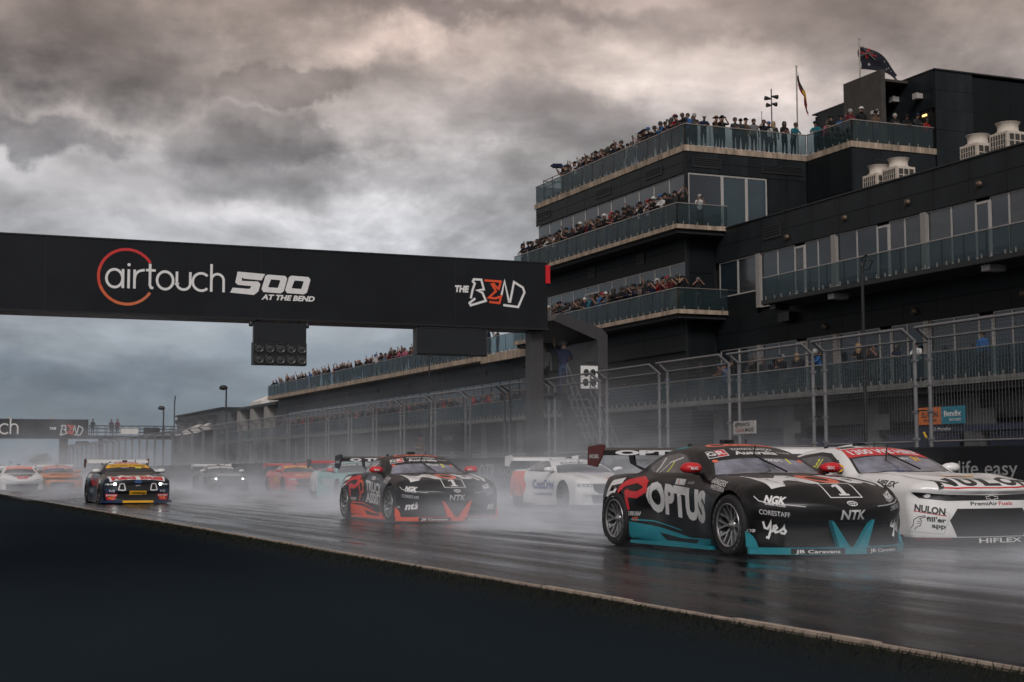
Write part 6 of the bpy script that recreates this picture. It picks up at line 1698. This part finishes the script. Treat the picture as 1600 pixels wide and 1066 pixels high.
# navy car with lit lamps on the left
c = Car('pony', 'race_car', 'navy race car lettered Red Bull with both headlights shining', (7.25, 46.7, 0), P_NAVY)
add_wheels(c, True, True); aero(c, D_INK, M_CARB, P_WHITE, D_MAROON, 1.28, 3.5); mirrors(c, D_WHITE); roof_pod(c, 1.8, 1.275)
windscreen(c, M_CGLASSD, 1.16, 1.52, .78, .66, D_AMB, 1.78, .59); side_window(c, PONY_WIN, M_CGLASSD, M_CARB, .05)
c.text('screen', 'NATIONAL STORAGE', 0, 1.585, .115, D_BLK, 4, w=1.05, bold=.03); c.poly('roof_band', 'screen', [(-.57, 1.795), (.57, 1.795), (.48, 1.99), (-.48, 1.99)], D_WHITE, 3); c.text('screen', 'AMPOL', 0, 1.82, .14, D_RED, 5, w=.78, bold=.05)
c.text('screen', '888', .30, 1.455, .09, D_YEL, 4, bold=.04); c.text('screen', 'Feeney', -.10, 1.47, .05, D_WHITE, 4, w=.22, bold=.02)
c.poly('nose_band', 'screen', [(-.80, .06), (.80, .06), (.84, .40), (.5, .46), (-.5, .46), (-.84, .40)], D_WHITE, 3); c.text('screen', 'Red Bull', 0, .10, .27, D_RED, 5, w=1.50, bold=.06)
c.put('nose_stripe', 'screen', [ribbon([(-.45, .53), (0, .60), (.45, .53)], .05)], D_AMB, 3)
pony_front(c, M_LENS, M_MESHB, D_INK)
for sg in (-1, 1):
    c.poly('headlamp_beam', 'front', ellipse(sg*.665, .60, .045, .040, 14), M_HEAD, 8)
    c.put('grille_bracket', 'front', [ribbon([(sg*.52, .605), (sg*.44, .615), (sg*.40, .60), (sg*.37, .43), (sg*.43, .415), (sg*.56, .43)], .032, True)], D_WHITE, 6)
    p = [(.56, .31), (.92, .31), (.88, .13), (.66, .13)]; c.poly('corner_flash', 'front', [(sg*x, z) for x, z in (p if sg > 0 else p[::-1])], D_RED, 5)
    c.text('front', 'SUPERCHEAP', sg*.75, .245, .045, D_WHITE, 7, w=.30, bold=.03); c.text('front', 'AUTO', sg*.75, .175, .05, D_AMB, 7, w=.16, bold=.03)
    c.poly('corner_band', 'front', [(sg*x, z) for x, z in ([(.60, .45), (.92, .45), (.92, .34), (.62, .34)] if sg > 0 else [(.62, .34), (.92, .34), (.92, .45), (.60, .45)])], D_INK, 4); c.text('front', 'NS', sg*.74, .36, .07, D_LG, 6, w=.16)
c.poly('nose_plate', 'front', [(-.25, .29), (.25, .29), (.25, .40), (-.25, .40)], D_AMB, 5); c.text('front', 'Century', .03, .315, .06, D_BLK, 7, w=.38, bold=.03)
c.put('nose_badge', 'front', [ribbon(ellipse(0, .665, .09, .022, 20), .02, True)], mat('badge_blue', (.06, .16, .5), .4), 5); c.text('front', 'GT', 0, .54, .03, D_LG, 5, w=.14)
lip_band(c, -.45, .45, D_AMB, .05, .115); c.text('side', 'Red Bull', -1.4, .55, .22, D_RED, 3, w=1.3, bold=.04); c.poly('flank_fade', 'side', [(-.85, .80), (.20, .80), (.05, .45), (-.5, .40), (-.75, .55)], mat('flank_bronze', (.18, .07, .03), .4), 2)
c.text('side', 'AMPOL', -2.4, .78, .12, D_WHITE, 3, w=.6, bold=.04); c.text('side', '888', .18, .62, .12, D_WHITE, 4, w=.25)

def simple_pony(name_label, loc, body, banner, banner_txt, hood, hood_m, mirror_m, lit=False, wing=P_WHITE, end=None, glass=M_CGLASS, txt_m=D_WHITE, grille=M_MESHB, kind='pony', side=None, side_m=D_BLUE, num='7', band_m=None, rear_m=None):
    c = Car(kind, 'race_car', name_label, loc, body); add_wheels(c, False, True); aero(c, M_CARB, M_CARB, wing, end or wing, 1.26, 3.5); mirrors(c, mirror_m); roof_pod(c, 1.8, 1.27)
    windscreen(c, glass, 1.16, 1.56, .78, .65, banner, 1.77, .59); side_window(c, PONY_WIN, M_CGLASSD if body is not P_WHITE else M_SIDEG, M_CARB, .05)
    if banner_txt: c.text('screen', banner_txt, 0, 1.605, .09, txt_m, 4, w=1.0, bold=.04)
    c.text('screen', num, .36, 1.455, .09, D_YEL, 4, bold=.04)
    if hood: c.text('screen', hood, 0, .14, .25, hood_m, 4, w=1.2, bold=.04)
    if kind == 'pony': pony_front(c, M_LENS, grille, body)
    else: muscle_front(c, D_BLK, grille, M_LENS)
    if lit:
        for sg in (-1, 1): c.poly('headlamp_beam', 'front', ellipse(sg*.66, .60, .05, .042, 14), M_HEAD, 8)
    if side: c.text('side', side, -1.3, .50, .22, side_m, 3, w=1.35, bold=.03)
    if rear_m: c.poly('rear_flash', 'side', [(-3.5, .95), (-2.55, .95), (-2.3, .60), (-2.42, .30), (-3.5, .30)], rear_m, 2)
    wiper(c, (.05, .55, .97), (-.05, 1.05, 1.17))
    return c
W_ = simple_pony('white race car lettered CoastDrive in heavy spray beyond the gantry post', (16.8, 34.2, 0), P_WHITE, D_WHITE, 'DAYCO', None, D_RED, P_WHITE, side='CoastDrive', num='7', rear_m=D_CORAL, txt_m=D_BLK)
W_.poly('nose_flash', 'screen', [(-.15, .08), (.85, .10), (.80, .24), (-.20, .22)], D_CORAL, 4); W_.text('screen', 'MEGUIARS', .32, .105, .08, D_WHITE, 6, w=.8); W_.poly('cowl_band', 'screen', [(-.5, .98), (.7, .98), (.7, 1.06), (-.5, 1.06)], D_BLUE, 3)
W_.text('side', 'CoastDrive RACING', -1.3, .33, .07, D_BLUE, 3, w=1.2)
T_ = simple_pony('aqua race car with red mirrors half hidden in spray behind the orange trimmed car', (14.6, 46.5, 0), P_TEAL, D_BLK, 'INDUSTRIAL ATHLETIC', 'BRIGHTON', D_WHITE, D_RED, wing=D_RED, end=M_CARB, num='4', rear_m=D_LG, side='PREMIUM', side_m=D_WHITE)
T_.poly('fender_flash', 'front', ellipse(-.75, .48, .10, .05, 14), D_CORAL, 5)
simple_pony('dark graphite race car with glaring headlights deep in the spray', (16.05, 74.5, 0), P_GREY, D_LG, 'CLEARANCE', 'TRADIE', D_LG, P_WHITE, True, wing=P_WHITE, num='3', side='MOBIL', side_m=D_LG)
simple_pony('red race car with yellow windscreen strip fading into the spray', (17.9, 66.5, 0), P_RED, D_AMB, 'SHELL V', 'SHELL V POWER', D_AMB, P_RED, wing=P_RED, num='11', kind='pony', side='SHELL', side_m=D_AMB, txt_m=D_RED)
simple_pony('orange race car with pink windscreen strip between the white and navy cars', (8.55, 78.0, 0), P_ORANGE, mat('print_pink', (.62, .10, .22), .4), 'MATTHEWS', 'MATTHEWS', D_MAROON, P_ORANGE, wing=P_WHITE, num='20', kind='muscle', grille=M_MESHB)
simple_pony('white race car mostly hidden right behind the navy car', (11.2, 71.0, 0), P_WHITE, D_LG, 'BENDIX', 'PIRTEK', D_BLUE, P_WHITE, wing=P_WHITE, num='19')
S_ = simple_pony('silver race car glimpsed behind the rear wing of the black and teal car', (16.95, 28.4, 0), P_SILVER, D_WHITE, 'TRADIE', None, D_WHITE, P_SILVER, wing=P_SILVER, num='96', txt_m=D_BLK)
S_.text('side', '96', -1.9, 1.0, .13, D_YEL, 4, bold=.03)
c = Car('coupe', 'race_car', 'white race car with red and black nose at the left picture edge', (6.6, 77.0, 0), P_WHITE)
add_wheels(c, False, True); aero(c, M_CARB, M_CARB, P_WHITE, D_BLK); mirrors(c, D_BLK); roof_pod(c, 1.7, 1.295); windscreen(c, M_CGLASSD, 1.135, 1.47, band=D_CORAL); side_window(c, COUPE_WIN, M_CGLASSD, M_CARB, .04)
c.text('screen', 'PENRITE RACING', 0, 1.545, .09, D_WHITE, 4, w=.9, bold=.03); c.poly('nose_panel', 'screen', [(-.62, .72), (.62, .72), (.42, .16), (-.42, .16)], D_BLK, 3); c.text('screen', 'STP', -.2, .48, .11, D_WHITE, 5, w=.45, bold=.04); c.poly('nose_mark', 'screen', ellipse(.25, .55, .16, .06), mat('print_green', (.02, .25, .08), .4), 5)
c.poly('nose_mark', 'screen', [(-.35, .20), (.35, .20), (.20, -.02), (-.20, -.02)], D_RED, 5); c.text('screen', '26', 0, .08, .07, D_WHITE, 6)
c.poly('grille', 'front', [(-.78, .40), (.78, .40), (.72, .12), (-.72, .12)], M_MESHB, 3)
for sg in (-1, 1): c.put('lamp_strip', 'front', [ribbon([(sg*.90, .66), (sg*.8, .60), (sg*.5, .565)], .02)], D_BLK, 4)

# ================================================================== SPRAY hanging over the wet track (a real volume, thicker in the wakes)
def spray_mat(name, gain, k_noise):
    m = bpy.data.materials.new(name); m.use_nodes = True
    t = m.node_tree; t.nodes.clear(); n = t.nodes.new; l = t.links.new
    def M(op, a, b=None, c=None, clamp=False):
        q = n('ShaderNodeMath'); q.operation = op; q.use_clamp = clamp
        for i, x in enumerate((a, b, c)):
            if x is None: continue
            if isinstance(x, (int, float)): q.inputs[i].default_value = x
            else: l(x, q.inputs[i])
        return q.outputs[0]
    def step(x, a, b):
        q = n('ShaderNodeMapRange'); q.interpolation_type = 'SMOOTHSTEP'; q.inputs[1].default_value = a; q.inputs[2].default_value = b
        l(x, q.inputs[0]); return q.outputs[0]
    def curve(x, pts):
        r = n('ShaderNodeValToRGB'); lo, hi = pts[0][0], pts[-1][0]
        mr = n('ShaderNodeMapRange'); mr.inputs[1].default_value = lo; mr.inputs[2].default_value = hi; l(x, mr.inputs[0])
        e = r.color_ramp.elements
        while len(e) < len(pts): e.new(.5)
        for i, (p, v) in enumerate(pts): e[i].position = (p-lo)/(hi-lo); e[i].color = (v, v, v, 1)
        l(mr.outputs[0], r.inputs[0]); return r.outputs[0]
    def bell(x, c, w):
        d = M('DIVIDE', M('SUBTRACT', x, c), w); return M('EXPONENT', M('MULTIPLY', M('MULTIPLY', d, d), -1))
    co = n('ShaderNodeTexCoord'); s = n('ShaderNodeSeparateXYZ'); l(co.outputs['Object'], s.inputs[0]); X, Y, Z = s.outputs
    mp = n('ShaderNodeMapping'); mp.inputs['Scale'].default_value = (.42, .16, .75); l(co.outputs['Object'], mp.inputs[0])
    nz = n('ShaderNodeTexNoise'); nz.inputs['Scale'].default_value = k_noise; nz.inputs['Detail'].default_value = 3; nz.inputs['Roughness'].default_value = .6; nz.inputs['Distortion'].default_value = .4
    l(mp.outputs[0], nz.inputs['Vector'])
    puff = M('MULTIPLY', step(nz.outputs[0], .40, .66), 2.0)
    lateral = M('MULTIPLY', M('MAXIMUM', step(X, 8.5, 13.0), step(Y, 50, 72)), M('SUBTRACT', 1.0, step(X, 23.0, 37.0)))
    # low sheet of spray lying on the water, also in front of the leading pair
    sheet = M('MULTIPLY', M('MULTIPLY', M('EXPONENT', M('DIVIDE', Z, -.13)), curve(Y, [(6, 0), (8.5, .30), (11.2, .62), (13.2, .35), (14.2, .03), (18, .03), (26, .05), (36, .10), (60, .06), (190, .02)])), step(X, 6.6, 10.0))
    # wakes behind the cars of the right and middle lanes
    near = M('MULTIPLY', M('MULTIPLY', bell(X, 10.2, 1.5), curve(Y, [(17.6, 0), (18.8, 1.25), (21.5, .75), (26, .16), (60, .02)])), M('EXPONENT', M('DIVIDE', Z, -.46)))
    right = M('MULTIPLY', M('MULTIPLY', bell(X, 14.0, 2.8), curve(Y, [(20, 0), (22.5, .36), (29, .22), (36, .07), (60, .06), (120, .02)])), M('EXPONENT', M('DIVIDE', Z, -.46)))
    mid = M('MULTIPLY', M('MULTIPLY', bell(X, 12.0, 2.3), curve(Y, [(31, 0), (33, .30), (40, .06), (60, .03), (90, .02), (150, .02)])), M('EXPONENT', M('DIVIDE', Z, -.42)))
    left = M('MULTIPLY', M('MULTIPLY', bell(X, 7.6, 2.6), curve(Y, [(51, 0), (54, .34), (66, .13), (90, .04), (130, .02)])), M('EXPONENT', M('DIVIDE', Z, -.9)))
    # the drifting bank down the straight
    bank = M('MULTIPLY', M('MULTIPLY', lateral, curve(Y, [(26, 0), (44, .012), (60, .017), (110, .016), (190, .010)])), M('EXPONENT', M('DIVIDE', Z, -1.7)))
    wk = M('ADD', M('ADD', near, right), M('ADD', mid, left))
    d = M('MULTIPLY', M('ADD', M('ADD', sheet, wk), bank), puff)
    d = M('MULTIPLY', d, M('SUBTRACT', 1.0, step(Z, 3.6, 5.4)))
    d = M('MULTIPLY', d, gain)
    v = n('ShaderNodeVolumePrincipled'); v.inputs['Color'].default_value = (.87, .915, 1.0, 1); v.inputs['Anisotropy'].default_value = -.35
    v.inputs['Density'].default_value = 0; l(d, v.inputs['Density'])
    o = n('ShaderNodeOutputMaterial'); l(v.outputs[0], o.inputs['Volume'])
    return m
for nm, x0, x1, y0, y1, z1, g_ in (('spray', 4.6, 21.1, 6.0, 33.0, 2.6, 1.8), ('spray', 4.6, 38.0, 33.01, 190.0, 5.5, 1.0)):
    o = MB().box(x0, x1, y0, y1, .015, z1).build(nm, spray_mat('spray_volume', 1.0, g_), kind='stuff')
cy.volume_step_rate = 0.35
cy.volume_max_steps = 128
cy.volume_bounces = 2
